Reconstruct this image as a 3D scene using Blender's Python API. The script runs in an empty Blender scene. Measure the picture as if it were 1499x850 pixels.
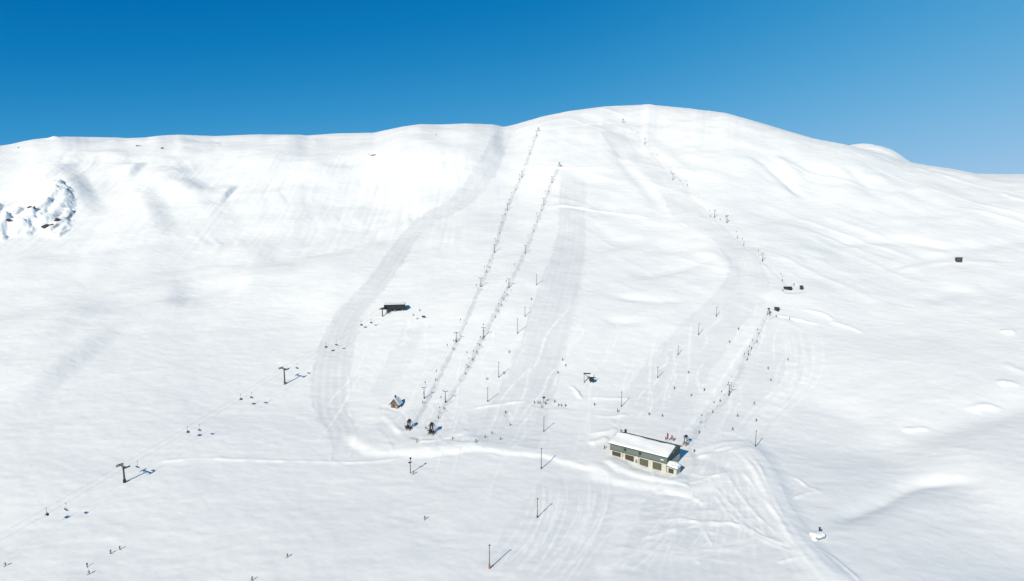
import bpy, bmesh, math, random
import numpy as np
from mathutils import Vector, Matrix

random.seed(7)
scene = bpy.context.scene
COL = scene.collection
R = math.radians

# ------------------------------------------------------------------ camera
CAM_Z = 140.0
PITCH = R(9.5)
FPX = 1000.0                      # focal length in pixels of the 1499 wide photograph
CW, CH = 1499.0, 850.0
cd = bpy.data.cameras.new('camera')
cam = bpy.data.objects.new('camera', cd)
COL.objects.link(cam)
cam.location = (0, 0, CAM_Z)
cam.rotation_euler = (math.pi/2 - PITCH, 0, 0)
cd.sensor_width = 36.0
cd.lens = 36.0*FPX/CW
cd.clip_start = 1.0
cd.clip_end = 20000.0
scene.camera = cam
cp, sp = math.cos(PITCH), math.sin(PITCH)

def ray(px, py):
    u = np.asarray(px, float) - CW/2
    v = np.asarray(py, float) - CH/2
    return u, FPX*cp - v*sp, -FPX*sp - v*cp

# ------------------------------------------------------------------ light
SUN_EL, SUN_AZ = R(32), R(34)     # sun behind the viewer's left shoulder
sun_dir = Vector((-math.sin(SUN_AZ)*math.cos(SUN_EL), -math.cos(SUN_AZ)*math.cos(SUN_EL), math.sin(SUN_EL)))
ld = bpy.data.lights.new('sun', 'SUN')
ld.energy = 2.95
ld.angle = R(0.5)
ld.color = (1.0, 0.912, 0.745)
lo = bpy.data.objects.new('sun', ld)
COL.objects.link(lo)
lo.location = (-300, -400, 600)
lo.rotation_euler = (-sun_dir).to_track_quat('-Z', 'Y').to_euler()

w = bpy.data.worlds.new('World')
scene.world = w
w.use_nodes = True
nt = w.node_tree
nt.nodes.clear()
N, L = nt.nodes.new, nt.links.new
out = N('ShaderNodeOutputWorld'); bg = N('ShaderNodeBackground')
sky = N('ShaderNodeTexSky'); sky.sky_type = 'NISHITA'; sky.sun_disc = False
sky.sun_elevation = SUN_EL
sky.sun_rotation = math.atan2(sun_dir.x, sun_dir.y)
sky.altitude = 1500; sky.air_density = 1.0; sky.dust_density = 0.0; sky.ozone_density = 3.0
tc = N('ShaderNodeTexCoord'); sx = N('ShaderNodeSeparateXYZ'); cx = N('ShaderNodeCombineXYZ')
L(tc.outputs['Generated'], sx.inputs[0])
# a crisp mountain sky: the deep blue comes down close to the horizon
mz = N('ShaderNodeMath'); mz.operation = 'MULTIPLY_ADD'
L(sx.outputs['Z'], mz.inputs[0]); mz.inputs[1].default_value = 2.9; mz.inputs[2].default_value = 0.16
L(sx.outputs['X'], cx.inputs[0]); L(sx.outputs['Y'], cx.inputs[1]); L(mz.outputs[0], cx.inputs[2])
nv = N('ShaderNodeVectorMath'); nv.operation = 'NORMALIZE'
L(cx.outputs[0], nv.inputs[0]); L(nv.outputs[0], sky.inputs[0])
# grade of the sky: brightness of the physical sky picks the hue, paler towards the east
sc = N('ShaderNodeSeparateColor'); L(sky.outputs[0], sc.inputs[0])
m1 = N('ShaderNodeMath'); m1.operation = 'MULTIPLY_ADD'; L(sc.outputs['Green'], m1.inputs[0]); m1.inputs[1].default_value = 0.33; m1.inputs[2].default_value = 0.05-0.33*1.06
m0 = N('ShaderNodeMath'); m0.operation = 'ADD'; L(m1.outputs[0], m0.inputs[0]); m0.inputs[1].default_value = 0.50
m9 = N('ShaderNodeMath'); m9.operation = 'DIVIDE'; L(m1.outputs[0], m9.inputs[0]); L(m0.outputs[0], m9.inputs[1])
m2 = N('ShaderNodeMath'); m2.operation = 'MULTIPLY'; L(m9.outputs[0], m2.inputs[0]); m2.inputs[1].default_value = 0.85
e1 = N('ShaderNodeMath'); e1.operation = 'MAXIMUM'; L(sx.outputs['X'], e1.inputs[0]); e1.inputs[1].default_value = 0.0
e2 = N('ShaderNodeMath'); e2.operation = 'POWER'; L(e1.outputs[0], e2.inputs[0]); e2.inputs[1].default_value = 1.35
e3 = N('ShaderNodeMath'); e3.operation = 'MULTIPLY'; L(e2.outputs[0], e3.inputs[0]); e3.inputs[1].default_value = 0.58
e4 = N('ShaderNodeMath'); e4.operation = 'MINIMUM'; L(sx.outputs['X'], e4.inputs[0]); e4.inputs[1].default_value = 0.0
e5 = N('ShaderNodeMath'); e5.operation = 'MULTIPLY_ADD'; L(e4.outputs[0], e5.inputs[0]); e5.inputs[1].default_value = 0.14; L(e3.outputs[0], e5.inputs[2])
m3 = N('ShaderNodeMath'); m3.operation = 'ADD'; m3.use_clamp = True; L(m2.outputs[0], m3.inputs[0]); L(e5.outputs[0], m3.inputs[1])
cr = N('ShaderNodeValToRGB'); L(m3.outputs[0], cr.inputs[0])
EXPO = 0.53
el = cr.color_ramp.elements
el[1].position = 1.0
for k in range(1, 10): el.new(k/10)
for k in range(11):
    t = el[k].position
    el[k].color = (.40*t*t/2, (.14+.50*t-.05*t*t)/2, (.43+.62*t-.25*t*t)/2, 1)
bg.inputs['Strength'].default_value = 0.10
gain = N('ShaderNodeVectorMath'); gain.operation = 'SCALE'; L(cr.outputs[0], gain.inputs[0])
dk = N('ShaderNodeMapRange'); L(sx.outputs['Z'], dk.inputs[0])       # darker overhead
dk.inputs[1].default_value = 0.24; dk.inputs[2].default_value = 0.65
dk.inputs[3].default_value = 2/0.10/2**EXPO; dk.inputs[4].default_value = 0.5*2/0.10/2**EXPO
L(dk.outputs[0], gain.inputs['Scale'])
L(gain.outputs[0], bg.inputs['Color'])
L(bg.outputs[0], out.inputs['Surface'])

vs = scene.view_settings
vs.view_transform = 'Standard'; vs.look = 'None'; vs.gamma = 1.0; vs.use_curve_mapping = False
vs.exposure = EXPO
scene.render.engine = 'CYCLES'

# ------------------------------------------------------------------ terrain height
_rng = np.random.default_rng(11)
_LAT = _rng.random((256, 256))*2 - 1
def vnoise(x, y):
    xi = np.floor(x).astype(np.int64); yi = np.floor(y).astype(np.int64)
    fx = x - xi; fy = y - yi
    fx = fx*fx*fx*(fx*(fx*6-15)+10); fy = fy*fy*fy*(fy*(fy*6-15)+10)
    x0 = xi & 255; x1 = (xi+1) & 255; y0 = yi & 255; y1 = (yi+1) & 255
    a = _LAT[x0, y0]; b = _LAT[x1, y0]; c = _LAT[x0, y1]; d = _LAT[x1, y1]
    return (a+(b-a)*fx)*(1-fy) + (c+(d-c)*fx)*fy
def sstep(a, b, x):
    t = np.clip((x-a)/(b-a), 0, 1)
    return t*t*(3-2*t)

# surveyed spot heights: columns of (sight line, distance north)
cols = {
 0:    [(850,240),(700,305),(560,395),(450,495),(350,620),(280,715),(213,840)],
 250:  [(850,238),(700,305),(560,398),(450,500),(350,620),(260,745),(200,870)],
 500:  [(850,236),(680,318),(600,372),(520,430),(440,505),(350,620),(260,745),(195,880)],
 750:  [(850,235),(750,280),(665,327),(600,372),(552,406),(487,452),(412,522),(330,640),(250,765),(183,905)],
 950:  [(850,235),(750,280),(665,327),(600,374),(500,450),(420,520),(340,630),(250,755),(190,870),(155,960)],
 1150: [(850,235),(750,280),(665,328),(560,408),(450,497),(415,532),(350,615),(280,710),(192,860)],
 1300: [(850,236),(700,305),(600,378),(500,458),(420,540),(340,630),(270,730),(222,820)],
 1499: [(850,240),(700,305),(600,374),(500,455),(400,560),(320,670),(257,800)],
}
cols[-450] = [(p, y*1.02) for p, y in cols[0]]
cols[1950] = [(p, y*1.02) for p, y in cols[1499]]
pts = []
for px, lst in cols.items():
    for py, Y in lst:
        dx, dy, dz = ray(px, py)
        t = Y/dy
        pts.append((dx*t, Y, CAM_Z + dz*t))
    rx, ry, rz = pts[-1]
    for add, dr in ((130, 9), (350, 60), (900, 170)):
        pts.append((rx*(ry+add)/ry, ry+add, rz-dr))
    nx, ny, nz = ray(px, 850)
    for Y, zz in ((140, -16), (20, -18), (-150, -20)):
        pts.append((nx/ny*(Y+150), Y, zz))
pts = np.array(pts)
PS = 100.0
def _phi(r2):
    return 0.5*r2*np.log(r2+1e-9)
def _fit():
    P = pts[:, :2]/PS
    n = len(P)
    d2 = ((P[:, None]-P[None])**2).sum(-1)
    A = np.zeros((n+3, n+3))
    A[:n, :n] = _phi(d2) + np.eye(n)*0.05
    A[:n, n] = 1; A[:n, n+1:] = P
    A[n, :n] = 1; A[n+1:, :n] = P.T
    b = np.zeros(n+3); b[:n] = pts[:, 2]
    return np.linalg.solve(A, b)
_W = _fit()
def rbf(x, y):
    sh = np.shape(x)
    x = np.ravel(x)/PS; y = np.ravel(y)/PS
    o = np.empty(x.size)
    n = len(pts)
    P = pts[:, :2]/PS
    for s in range(0, x.size, 40000):
        xs, ys = x[s:s+40000], y[s:s+40000]
        d2 = (xs[:, None]-P[None, :, 0])**2 + (ys[:, None]-P[None, :, 1])**2
        o[s:s+40000] = _phi(d2)@_W[:n] + _W[n] + _W[n+1]*xs + _W[n+2]*ys
    return o.reshape(sh)

SKYLINE = [(-600,216),(0,213),(15,211),(32,207),(47,204),(75,201),(85,200),(95,199.8),(170,201),(187,202),(212,201),(237,198),
 (262,197),(315,199),(350,197.5),(375,196.5),(435,197),(450,198),(495,195),(547,194),(587,185.5),(615,181.5),(645,182),(682,180.5),
 (722,182),(737,185.5),(750,183),(795,170),(835,162),(885,155.5),(942,153),(949,152),(960,154),(1000,157.5),(1062,165),(1110,178.5),
 (1155,192),(1191,202.5),(1245,213),(1290,226),(1325,238),(1373,244),(1410,250),(1430,254),(1499,255),(2100,258)]

def undul(x, y):
    """broad wind-shaped undulations of the snow"""
    far = sstep(380, 600, y)
    c, s = math.cos(0.5), math.sin(0.5)
    u = x*c + y*s; v = -x*s + y*c
    west = 1-sstep(-120, 40, x)
    z = (3.4+1.8*west)*vnoise(u/120+3.1, v/75+7.7)*(0.35+0.65*far)
    z = z + (1.4+0.5*west)*vnoise(u/46+13.1, v/30+1.7)*(0.3+0.7*far)
    z = z + 0.50*vnoise(u/19+3.7, v/11+4.7)*(0.4+0.6*far)
    # wind-carved ribs running down to the right on the summit dome and the eastern side
    c, s = math.cos(-0.75), math.sin(-0.75)
    wx = x+9*vnoise(x/55, y/55+3); wy = y+9*vnoise(x/55+8, y/55)
    u = wx*c + wy*s; v = -wx*s + wy*c
    east = sstep(-60, 130, x)*sstep(400, 560, y) + 0.55*sstep(150, 230, x)*(1-sstep(400, 560, y))
    rib = 1-2*np.abs(vnoise(u/85+2.2, v/21+5.5))
    rib2 = 1-2*np.abs(vnoise(u/38+9.2, v/10+1.5))
    low = sstep(430, 640, y)
    z = z + east*(0.50*rib*(0.45+0.55*low) + 0.10*rib2*low) + (1-low)*sstep(120, 200, x)*2.2*vnoise(x/95+1.3, y/60+4.1)
    # flutes combed straight down the steep western flank
    z = z + west*sstep(540, 640, y)*(1-sstep(760, 840, y))*(0.36*vnoise(x/7.5+2*vnoise(x/40, y/40), y/60) + 0.15*vnoise(x/3.2, y/35+3))
    # long hollow east of the snowcat road
    z = z - 6.5*np.exp(-(((x-205)*0.8+(y-285)*0.6)/46)**2 - ((-(x-205)*0.6+(y-285)*0.8)/95)**2)
    return z

_sky = np.array(SKYLINE, float)
_sd = ray(_sky[:, 0], _sky[:, 1])
_saz = _sd[0]/_sd[1]
_stan = _sd[2]/np.hypot(_sd[0], _sd[1])
_AZ = np.linspace(-1.6, 1.6, 1601)
_CORR = np.zeros_like(_AZ); _FINE = np.zeros_like(_AZ)
def base_h(x, y):
    az = x/np.maximum(y, 1.0)
    k = np.interp(az, _AZ, _CORR)
    k2 = np.interp(az, _AZ, _FINE)
    return rbf(x, y) + undul(x, y) + np.hypot(x, y)*(k*sstep(560, 880, y) + k2*sstep(765, 850, y))
def _smooth(a, n):
    k = np.hanning(n+2)[1:-1]; k /= k.sum()
    return np.convolve(np.pad(a, n, mode='edge'), k, mode='same')[n:-n]
_want = _smooth(np.interp(_AZ, _saz, _stan), 5)
_Yr = np.concatenate([np.arange(300, 700, 25), np.arange(700, 1150, 6)])
_gx = _AZ[:, None]*_Yr[None]; _gy = np.broadcast_to(_Yr[None], _gx.shape)
_g0 = rbf(_gx, _gy) + undul(_gx, _gy)
_hyp = np.hypot(_gx, _gy)
for it in range(9):
    g = _g0 + _hyp*(_CORR[:, None]*sstep(560, 880, _gy) + _FINE[:, None]*sstep(765, 850, _gy))
    have = ((g-CAM_Z)/_hyp).max(1)
    if it < 5: _CORR += _smooth(_want-have, 75)
    else: _FINE += _smooth(_want-have, 5)
# ------------------------------------------------------------------ survey: pixel sight line -> point on the ground
def survey(px, py, hf=None):
    px = np.atleast_1d(np.asarray(px, float)); py = np.atleast_1d(np.asarray(py, float))
    hf = hf or base_h
    dx, dy, dz = ray(px, py)
    Ys = np.arange(190, 1150, 4.0)
    X = (dx/dy)[:, None]*Ys; Yg = np.broadcast_to(Ys, X.shape); Z = CAM_Z+(dz/dy)[:, None]*Ys
    below = Z < hf(X, Yg)
    idx = np.where(below.any(1), below.argmax(1), len(Ys)-1)
    lo_ = Ys[np.maximum(idx-1, 0)].copy(); hi_ = Ys[idx].copy()
    for _ in range(14):
        m = (lo_+hi_)/2
        b = CAM_Z+dz/dy*m < hf(dx/dy*m, m)
        hi_ = np.where(b, m, hi_); lo_ = np.where(b, lo_, m)
    return np.stack([dx/dy*hi_, hi_], -1)

def polydist(x, y, P):
    """distance to a polyline, signed by side (left of travel > 0), and position along it 0..1"""
    best = np.full(x.shape, 1e18); sgn = np.zeros(x.shape); tt = np.zeros(x.shape)
    seg = np.hypot(*(P[1:]-P[:-1]).T); cum = np.concatenate([[0], np.cumsum(seg)])/max(seg.sum(), 1e-9)
    for i in range(len(P)-1):
        a, b = P[i], P[i+1]
        d = b-a; l2 = d@d+1e-9
        t = np.clip(((x-a[0])*d[0]+(y-a[1])*d[1])/l2, 0, 1)
        ex = x-(a[0]+t*d[0]); ey = y-(a[1]+t*d[1])
        q = ex*ex+ey*ey
        m = q < best
        best = np.where(m, q, best)
        sgn = np.where(m, np.sign(d[0]*ey-d[1]*ex), sgn)
        tt = np.where(m, cum[i]+(cum[i+1]-cum[i])*t, tt)
    return np.sqrt(best)*np.where(sgn == 0, 1, sgn), tt

def smoothline(p, n=6):
    p = np.asarray(p, float)
    if len(p) < 3: return p
    q = np.vstack([2*p[0]-p[1], p, 2*p[-1]-p[-2]])
    o = []
    for i in range(1, len(q)-2):
        for k in range(n):
            t = k/n
            a, b, c, d = q[i-1], q[i], q[i+1], q[i+2]
            o.append(0.5*((2*b)+(-a+c)*t+(2*a-5*b+4*c-d)*t*t+(-a+3*b-3*c+d)*t**3))
    o.append(q[-2])
    return np.array(o)
# ------------------------------------------------------------------ shaping of the snow: banks, hollows, tracks, pistes
FEATS = []       # (kind, world polyline, params)
def bank(line, amp, width, fade=0.15, n=5, clear=0.0):
    """raised (amp > 0) or sunken line with a rounded cross-section"""
    FEATS.append(('bank', survey(*smoothline(line, n).T), dict(a=amp, w=width, fade=fade)))
def scarp(line, amp, width, reach, n=4, rock=0.0, flute=0.0):
    """step: ground left of travel is raised by amp, dying away over reach"""
    FEATS.append(('scarp', survey(*smoothline(line, n).T), dict(a=amp, w=width, reach=reach, rock=rock, flute=flute)))
def track(line, amp=0.10, width=0.55, n=6):
    FEATS.append(('bank', survey(*smoothline(line, n).T), dict(a=amp, w=width, fade=0.2)))
def mound(px, py, rx, ry, amp, rot=0.0, p=1.0):
    FEATS.append(('mound', survey(px, py), dict(rx=rx, ry=ry, a=amp, rot=rot, p=p)))

# broad swells and hollows
scarp([(20,625),(60,575),(110,530),(165,488),(215,455)], 3.2, 11, 55)
scarp([(60,520),(110,470),(190,430)], 1.6, 12, 45)
scarp([(45,278),(75,262),(100,252),(122,243)], 5.0, 8, 40)
scarp([(186,268),(200,252),(216,236)], 5.0, 5.5, 35)
scarp([(222,290),(243,270),(268,258),(302,250)], 4.5, 9, 40)
scarp([(322,300),(336,284),(352,270)], 5.0, 3.2, 24)
scarp([(345,350),(322,310),(292,280),(250,255),(205,240)], 8.0, 15, 70)
scarp([(150,330),(130,295),(112,262),(92,235)], 7.5, 12, 45)
scarp([(250,360),(235,320),(215,285),(190,262)], 6.0, 12, 50)
scarp([(420,420),(395,380),(370,340)], 2.4, 18, 70)
scarp([(300,470),(265,430),(220,395)], 2.8, 18, 70)
scarp([(640,205),(668,196),(690,188)], 1.6, 4, 20)
scarp([(430,285),(470,262),(520,240)], 2.5, 10, 40)
bank([(250,230),(280,215),(330,208)], 2.5, 14, .3)
bank([(120,230),(160,225),(190,240)], 2.5, 13, .3)
bank([(540,226),(552,221)], -2.0, 3.5, .3)
bank([(460,245),(520,238),(560,225)], -1.8, 11, .3)
bank([(240,440),(300,430),(370,420)], -2.0, 22, .3)
bank([(870,385),(900,372),(950,358),(1010,335)], 2.0, 10, .3)
bank([(920,405),(970,398),(1050,375)], -1.8, 8, .3)
bank([(870,425),(920,436),(975,440),(1020,436)], -1.0, 4.5, .3)
bank([(880,470),(920,470),(950,466)], -1.1, 4.5, .3)
bank([(1020,360),(1060,385),(1075,410)], 1.8, 8, .3)
bank([(1095,225),(1120,240),(1150,265),(1185,300)], -2.5, 6, .3)
bank([(1125,225),(1150,240),(1175,270)], 2.2, 8, .3)
bank([(1235,240),(1262,262),(1280,290)], -2.2, 8, .3)
bank([(1270,250),(1300,270),(1320,280)], 2.5, 12, .3)
bank([(890,200),(915,240),(950,280),(985,330)], -1.6, 8, .3)
bank([(920,180),(975,225),(1040,285)], 1.3, 9, .3)
# creases on the right
bank([(1205,775),(1245,752),(1290,733),(1330,712),(1375,703),(1450,705)], -1.5, 3.6, .25)
bank([(1215,778),(1260,752),(1310,728),(1375,712),(1470,712)], -1.4, 9.5, .25)
bank([(1230,800),(1290,762),(1350,735),(1430,730)], 1.0, 7, .3)
bank([(1260,690),(1310,655),(1370,628),(1425,612),(1499,590),(1600,570)], -2.6, 12, .2)
bank([(1320,628),(1335,625),(1365,622)], 0.9, 1.6, .3)
bank([(1415,597),(1440,591),(1470,590)], 1.2, 2.2, .3)
bank([(1460,562),(1478,560),(1499,563)], 1.3, 2.6, .3)
bank([(1465,487),(1480,486),(1490,488)], 1.4, 2.6, .3)
bank([(1465,530),(1490,542),(1520,550)], 1.0, 4, .3)
bank([(1180,365),(1260,352),(1330,352),(1400,362),(1499,350),(1600,345)], -2.0, 9, .2)
bank([(1190,430),(1250,412),(1330,385),(1400,372),(1499,372)], -1.2, 6, .25)
bank([(1230,402),(1300,398),(1380,385),(1499,385)], 0.6, 4, .25)
bank([(1340,440),(1400,428),(1440,430)], -1.2, 9, .3)
bank([(1210,470),(1240,478),(1258,485),(1268,490)], 0.9, 2.2, .3)
bank([(1170,452),(1205,460),(1225,472)], 0.7, 2, .3)
bank([(1150,570),(1190,590),(1250,610),(1300,620)], -2.0, 16, .3)
bank([(1460,280),(1480,288),(1510,296)], 1.6, 4, .3)
# the snow-plastered crag on the far left: steps down to the right and towards the valley
scarp([(80,272),(92,280),(101,290),(105,303),(97,318),(72,331),(48,338),(15,342),(-30,350)][::-1], 7.0, 5.5, 34, flute=1.0)
scarp([(80,288),(88,297),(74,311),(55,323),(28,334)][::-1], 3.4, 2.6, 14, flute=1.0)
scarp([(92,318),(105,318),(100,327),(84,335),(66,343)][::-1], 3.0, 2.0, 12, rock=.5, flute=1.0)
scarp([(8,318),(18,332),(42,338)][::-1], 2.4, 2.0, 10, rock=.45, flute=1.0)
for ln, a_, w_ in (([(6,353),(12,340),(15,326)],4.0,2.6), ([(42,347),(50,334),(58,322)],3.4,2.2), ([(24,330),(30,320),(33,309)],3.0,2.2),
                   ([(62,330),(70,320),(76,308)],2.6,2.0), ([(-12,330),(-4,316),(2,300)],4.0,3.0), ([(84,350),(96,340),(106,326)],2.8,2.2)):
    scarp(ln, a_, w_, 13, flute=.8)
FEATS.append(('mound', np.array([[-0.6555*846, 846.0]]), dict(rx=6, ry=5, a=2.4, rot=0, p=1.0)))
FEATS.append(('mound', np.array([[-0.572*850, 850.0]]), dict(rx=8, ry=5, a=1.4, rot=0, p=1.0)))
# knoll behind the right shoulder
FEATS.append(('mound', np.array([[ (1276-749.5)/1014*930, 930.0 ]]), dict(rx=36, ry=60, a=18, rot=0, p=1.7)))
# ploughed banks and the rim of the levelled lift area
bank([(205,682),(230,676),(265,673),(300,671),(380,674),(450,675),(510,677),(560,674),(600,667)], 0.40, 1.0, .12)
scarp([(505,632),(522,652),(545,662),(590,664),(640,662),(690,656),(720,650)], 1.0, 3.4, 17)
scarp([(590,672),(650,664),(700,658),(745,665),(790,668),(830,679),(872,690),(905,702)], 0.8, 1.9, 14)
scarp([(610,650),(640,648),(665,642),(690,632)], 0.5, 1.2, 8)
bank([(690,598),(715,594),(745,590),(775,586)], 0.8, 1.0, .2)
bank([(832,564),(842,570),(848,580),(854,584)], 0.9, 1.0, .2)
bank([(860,582),(890,583),(930,583)], 0.5, 1.3, .2)
bank([(868,608),(895,610),(920,606)], 0.5, 1.3, .2)
bank([(860,636),(890,632),(905,626)], 0.6, 2, .2)
bank([(862,650),(880,645),(890,640)], 0.8, 2.0, .2)
scarp([(880,672),(910,692),(950,704),(985,710),(1012,703)], 0.9, 2.2, 8)
bank([(975,708),(1000,712),(1012,717)], 0.5, 1.0, .2)
scarp([(955,722),(990,724),(1015,732),(1032,742)], 0.5, 1.2, 8)
bank([(1020,672),(1050,660),(1080,652)], 0.7, 1.8, .2)
bank([(1000,640),(1045,575),(1075,530),(1112,478)], 0.8, 1.6, .1)
bank([(1010,645),(1060,570),(1125,480)], -0.5, 1.5, .1)
bank([(1130,460),(1160,466),(1185,472),(1205,474)], 0.8, 1.3, .2)
bank([(760,244),(800,243),(830,246),(880,247),(905,249)], 1.5, 2.0, .15)
bank([(800,303),(830,302),(870,308),(920,315),(960,320)], 1.2, 2.0, .15)
bank([(788,190),(850,183),(912,178)], 0.9, 2.0, .15)
bank([(560,606),(570,616),(590,638)], 0.6, 2, .2)
bank([(1150,695),(1168,702),(1185,714),(1205,719)], 0.55, 0.9, .2)
bank([(1160,732),(1180,722),(1208,719)], 0.5, 0.9, .2)
# snowcat road dropping away at the lower right
scarp([(1085,640),(1115,660),(1135,690),(1150,720),(1166,755),(1190,795),(1230,835),(1290,880)][::-1], 1.4, 5.5, 30)
bank([(1050,640),(1092,662),(1116,700),(1134,740),(1160,788),(1200,832),(1255,880)], 0.7, 6.5, .1)
bank([(1080,665),(1102,690),(1118,720),(1135,755),(1158,795),(1195,845)], 0.45, 1.6, .15)
bank([(1195,805),(1212,812),(1240,834),(1262,855)], 0.4, 0.7, .15)
scarp([(850,690),(900,706),(960,716),(1000,722),(1040,716),(1075,690)], 0.9, 3.5, 16)
bank([(1010,662),(1050,652),(1080,648),(1100,650)], 0.8, 2.2, .2)
bank([(1095,668),(1112,690),(1128,725),(1150,770)], 0.55, 1.1, .15)
# turning tracks below the big building
for ln in ([(965,762),(1000,760),(1040,768),(1075,768),(1100,780),(1140,798),(1180,812)],
           [(990,780),(1020,768),(1060,765),(1085,775),(1130,800),(1185,820)],
           [(1135,826),(1160,822),(1190,819)], [(980,763),(1015,764),(1062,766)], [(990,779),(1052,780)],
           [(1025,770),(1035,785),(1045,803)], [(1040,705),(1065,735),(1095,765),(1120,785),(1160,810)],
           [(1060,690),(1085,730),(1110,760),(1130,780)], [(1085,690),(1110,725),(1130,750),(1145,770)],
           [(1040,720),(1070,755),(1110,785),(1150,805)], [(935,790),(970,780),(1000,770)],
           [(1020,820),(1026,826)], [(1000,690),(1030,700),(1060,697)], [(985,715),(1030,705),(1080,690)]):
    track(ln, 0.30, 0.75)
_r = random.Random(3)
def bez(a, b, c, n=7):
    return [((1-t)**2*a[0]+2*t*(1-t)*b[0]+t*t*c[0], (1-t)**2*a[1]+2*t*(1-t)*b[1]+t*t*c[1]) for t in [i/(n-1) for i in range(n)]]
for k in range(38):              # faint ski lines fanning down from the lift foot
    a_ = (_r.uniform(1020, 1085), _r.uniform(652, 690)); q_ = _r.random()
    c_ = (850+340*q_+_r.uniform(-25, 25), 860-50*q_+_r.uniform(-40, 10))
    b_ = (a_[0]*.55+c_[0]*.45+_r.uniform(-20, 60), 720+_r.uniform(0, 50))
    t0 = _r.uniform(0, .35); ln = bez(a_, b_, c_, 9)
    track(ln[int(t0*8):], _r.uniform(.04,.13), _r.uniform(.45,.75), 3)
for k in range(26):              # arcs of the piste passing left of the long building
    x0 = _r.uniform(775, 900); y0 = _r.uniform(692, 720)
    track(bez((x0, y0), (x0+_r.uniform(0, 25), 770), (x0-_r.uniform(50, 120), 860), 7)[:_r.randint(5, 7)], _r.uniform(.05,.13), _r.uniform(.45,.75), 3)
for k in range(30):              # cross-cutting lines in front of the building
    x0 = _r.uniform(860, 1010); y0 = _r.uniform(735, 830)
    track(bez((x0, y0), (x0+60, y0-_r.uniform(-15, 40)), (x0+_r.uniform(80, 170), y0+_r.uniform(-40, 25)), 6), _r.uniform(.04,.12), _r.uniform(.45,.7), 3)
for k in range(60):              # and on the open slopes
    x0 = _r.choice([_r.uniform(540,1000), _r.uniform(760,1180)]); y0 = _r.uniform(430, 640)
    L_ = _r.uniform(40, 130); dx = -L_*_r.uniform(.1,.8); ph = _r.uniform(0, 6); am = _r.uniform(1, 6); fq = _r.uniform(5, 14)
    track([(x0+dx*t+am*math.sin(ph+t*fq), y0+L_*t) for t in (0,.15,.3,.45,.6,.75,.9,1)], _r.uniform(.05,.13), _r.uniform(.5,.8), 3)
for k in range(26):              # traverse lines across the left flank
    x0 = _r.uniform(0, 330); y0 = _r.uniform(420, 820)
    L_ = _r.uniform(80, 200); sl = _r.uniform(-.30, -.05)
    track([(x0+L_*t, y0+L_*sl*t+_r.uniform(-1.5,1.5)) for t in (0,.25,.5,.75,1)], _r.uniform(.03,.07), _r.uniform(.5,.9), 3)
for k in range(16):              # lines sweeping to the right of the right-hand drag lift
    y0 = _r.uniform(470, 500); x0 = _r.uniform(1140, 1200); s_ = _r.uniform(0, 1)
    track([(x0,y0),(x0+5+8*s_,y0+40),(x0-5+10*s_,y0+80),(x0-45,y0+125),(x0-90+20*s_,y0+165)], _r.uniform(.06,.15), .8, 4)

# pistes: (left edge, right edge, how compacted)
PISTES = []
def resample(p, n):
    s = np.concatenate([[0], np.cumsum(np.hypot(*(p[1:]-p[:-1]).T))])
    q = np.linspace(0, s[-1], n)
    return np.stack([np.interp(q, s, p[:, 0]), np.interp(q, s, p[:, 1])], -1)
def piste(Lp, Rp, g):
    a, b = (survey(*resample(smoothline(e, 5), 56).T) for e in (Lp, Rp))
    PISTES.append(((a+b)/2, np.hypot(*(a-b).T)/2, g))
piste([(728,190),(690,255),(660,292),(603,328),(567,372),(545,408),(500,450),(470,500),(458,545),(460,600),(482,630),(487,672)],
      [(752,192),(722,258),(690,296),(645,318),(612,348),(585,388),(558,425),(528,470),(516,520),(512,572),(514,608),(524,628),(510,668)], 1.0)
piste([(821,250),(819,300),(815,350),(798,400),(782,440),(765,492),(745,545),(715,600),(700,640)],
      [(858,256),(856,310),(858,360),(853,400),(846,450),(830,492),(818,545),(806,600),(800,645)], 0.9)
piste([(880,190),(905,228),(958,265),(982,300),(1000,325),(1048,352),(1075,385),(1076,420),(1040,450),(985,495),(935,550),(890,600)],
      [(905,186),(935,222),(990,255),(1012,292),(1040,322),(1085,350),(1108,385),(1112,420),(1095,455),(1060,505),(1030,560),(1000,620)], 0.75)
piste([(800,700),(770,740),(735,790),(690,850)], [(890,700),(900,740),(885,790),(860,850)], 0.55)
piste([(1120,470),(1090,520),(1075,560),(1030,625)], [(1190,475),(1185,525),(1165,565),(1110,640)], 0.45)
piste([(690,605),(720,600),(760,595),(800,600)], [(690,660),(720,658),(760,655),(800,660)], 0.55)
piste([(590,478),(570,520),(540,580)], [(625,480),(605,520),(570,580)], 0.5)
piste([(1040,648),(1078,668),(1102,705),(1122,745),(1150,792),(1190,845),(1225,890)], [(1098,648),(1122,680),(1142,715),(1158,750),(1182,790),(1222,832),(1280,880)], -0.8)
piste([(985,690),(960,740),(930,800),(900,870)], [(1060,660),(1100,720),(1130,780),(1180,860)], 0.55)
piste([(548,604),(552,622),(570,640)], [(640,598),(668,612),(690,640)], 0.5)
piste([(880,668),(930,690),(985,704)], [(880,684),(930,706),(990,718)], 0.35)
TRAILS = []
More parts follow.
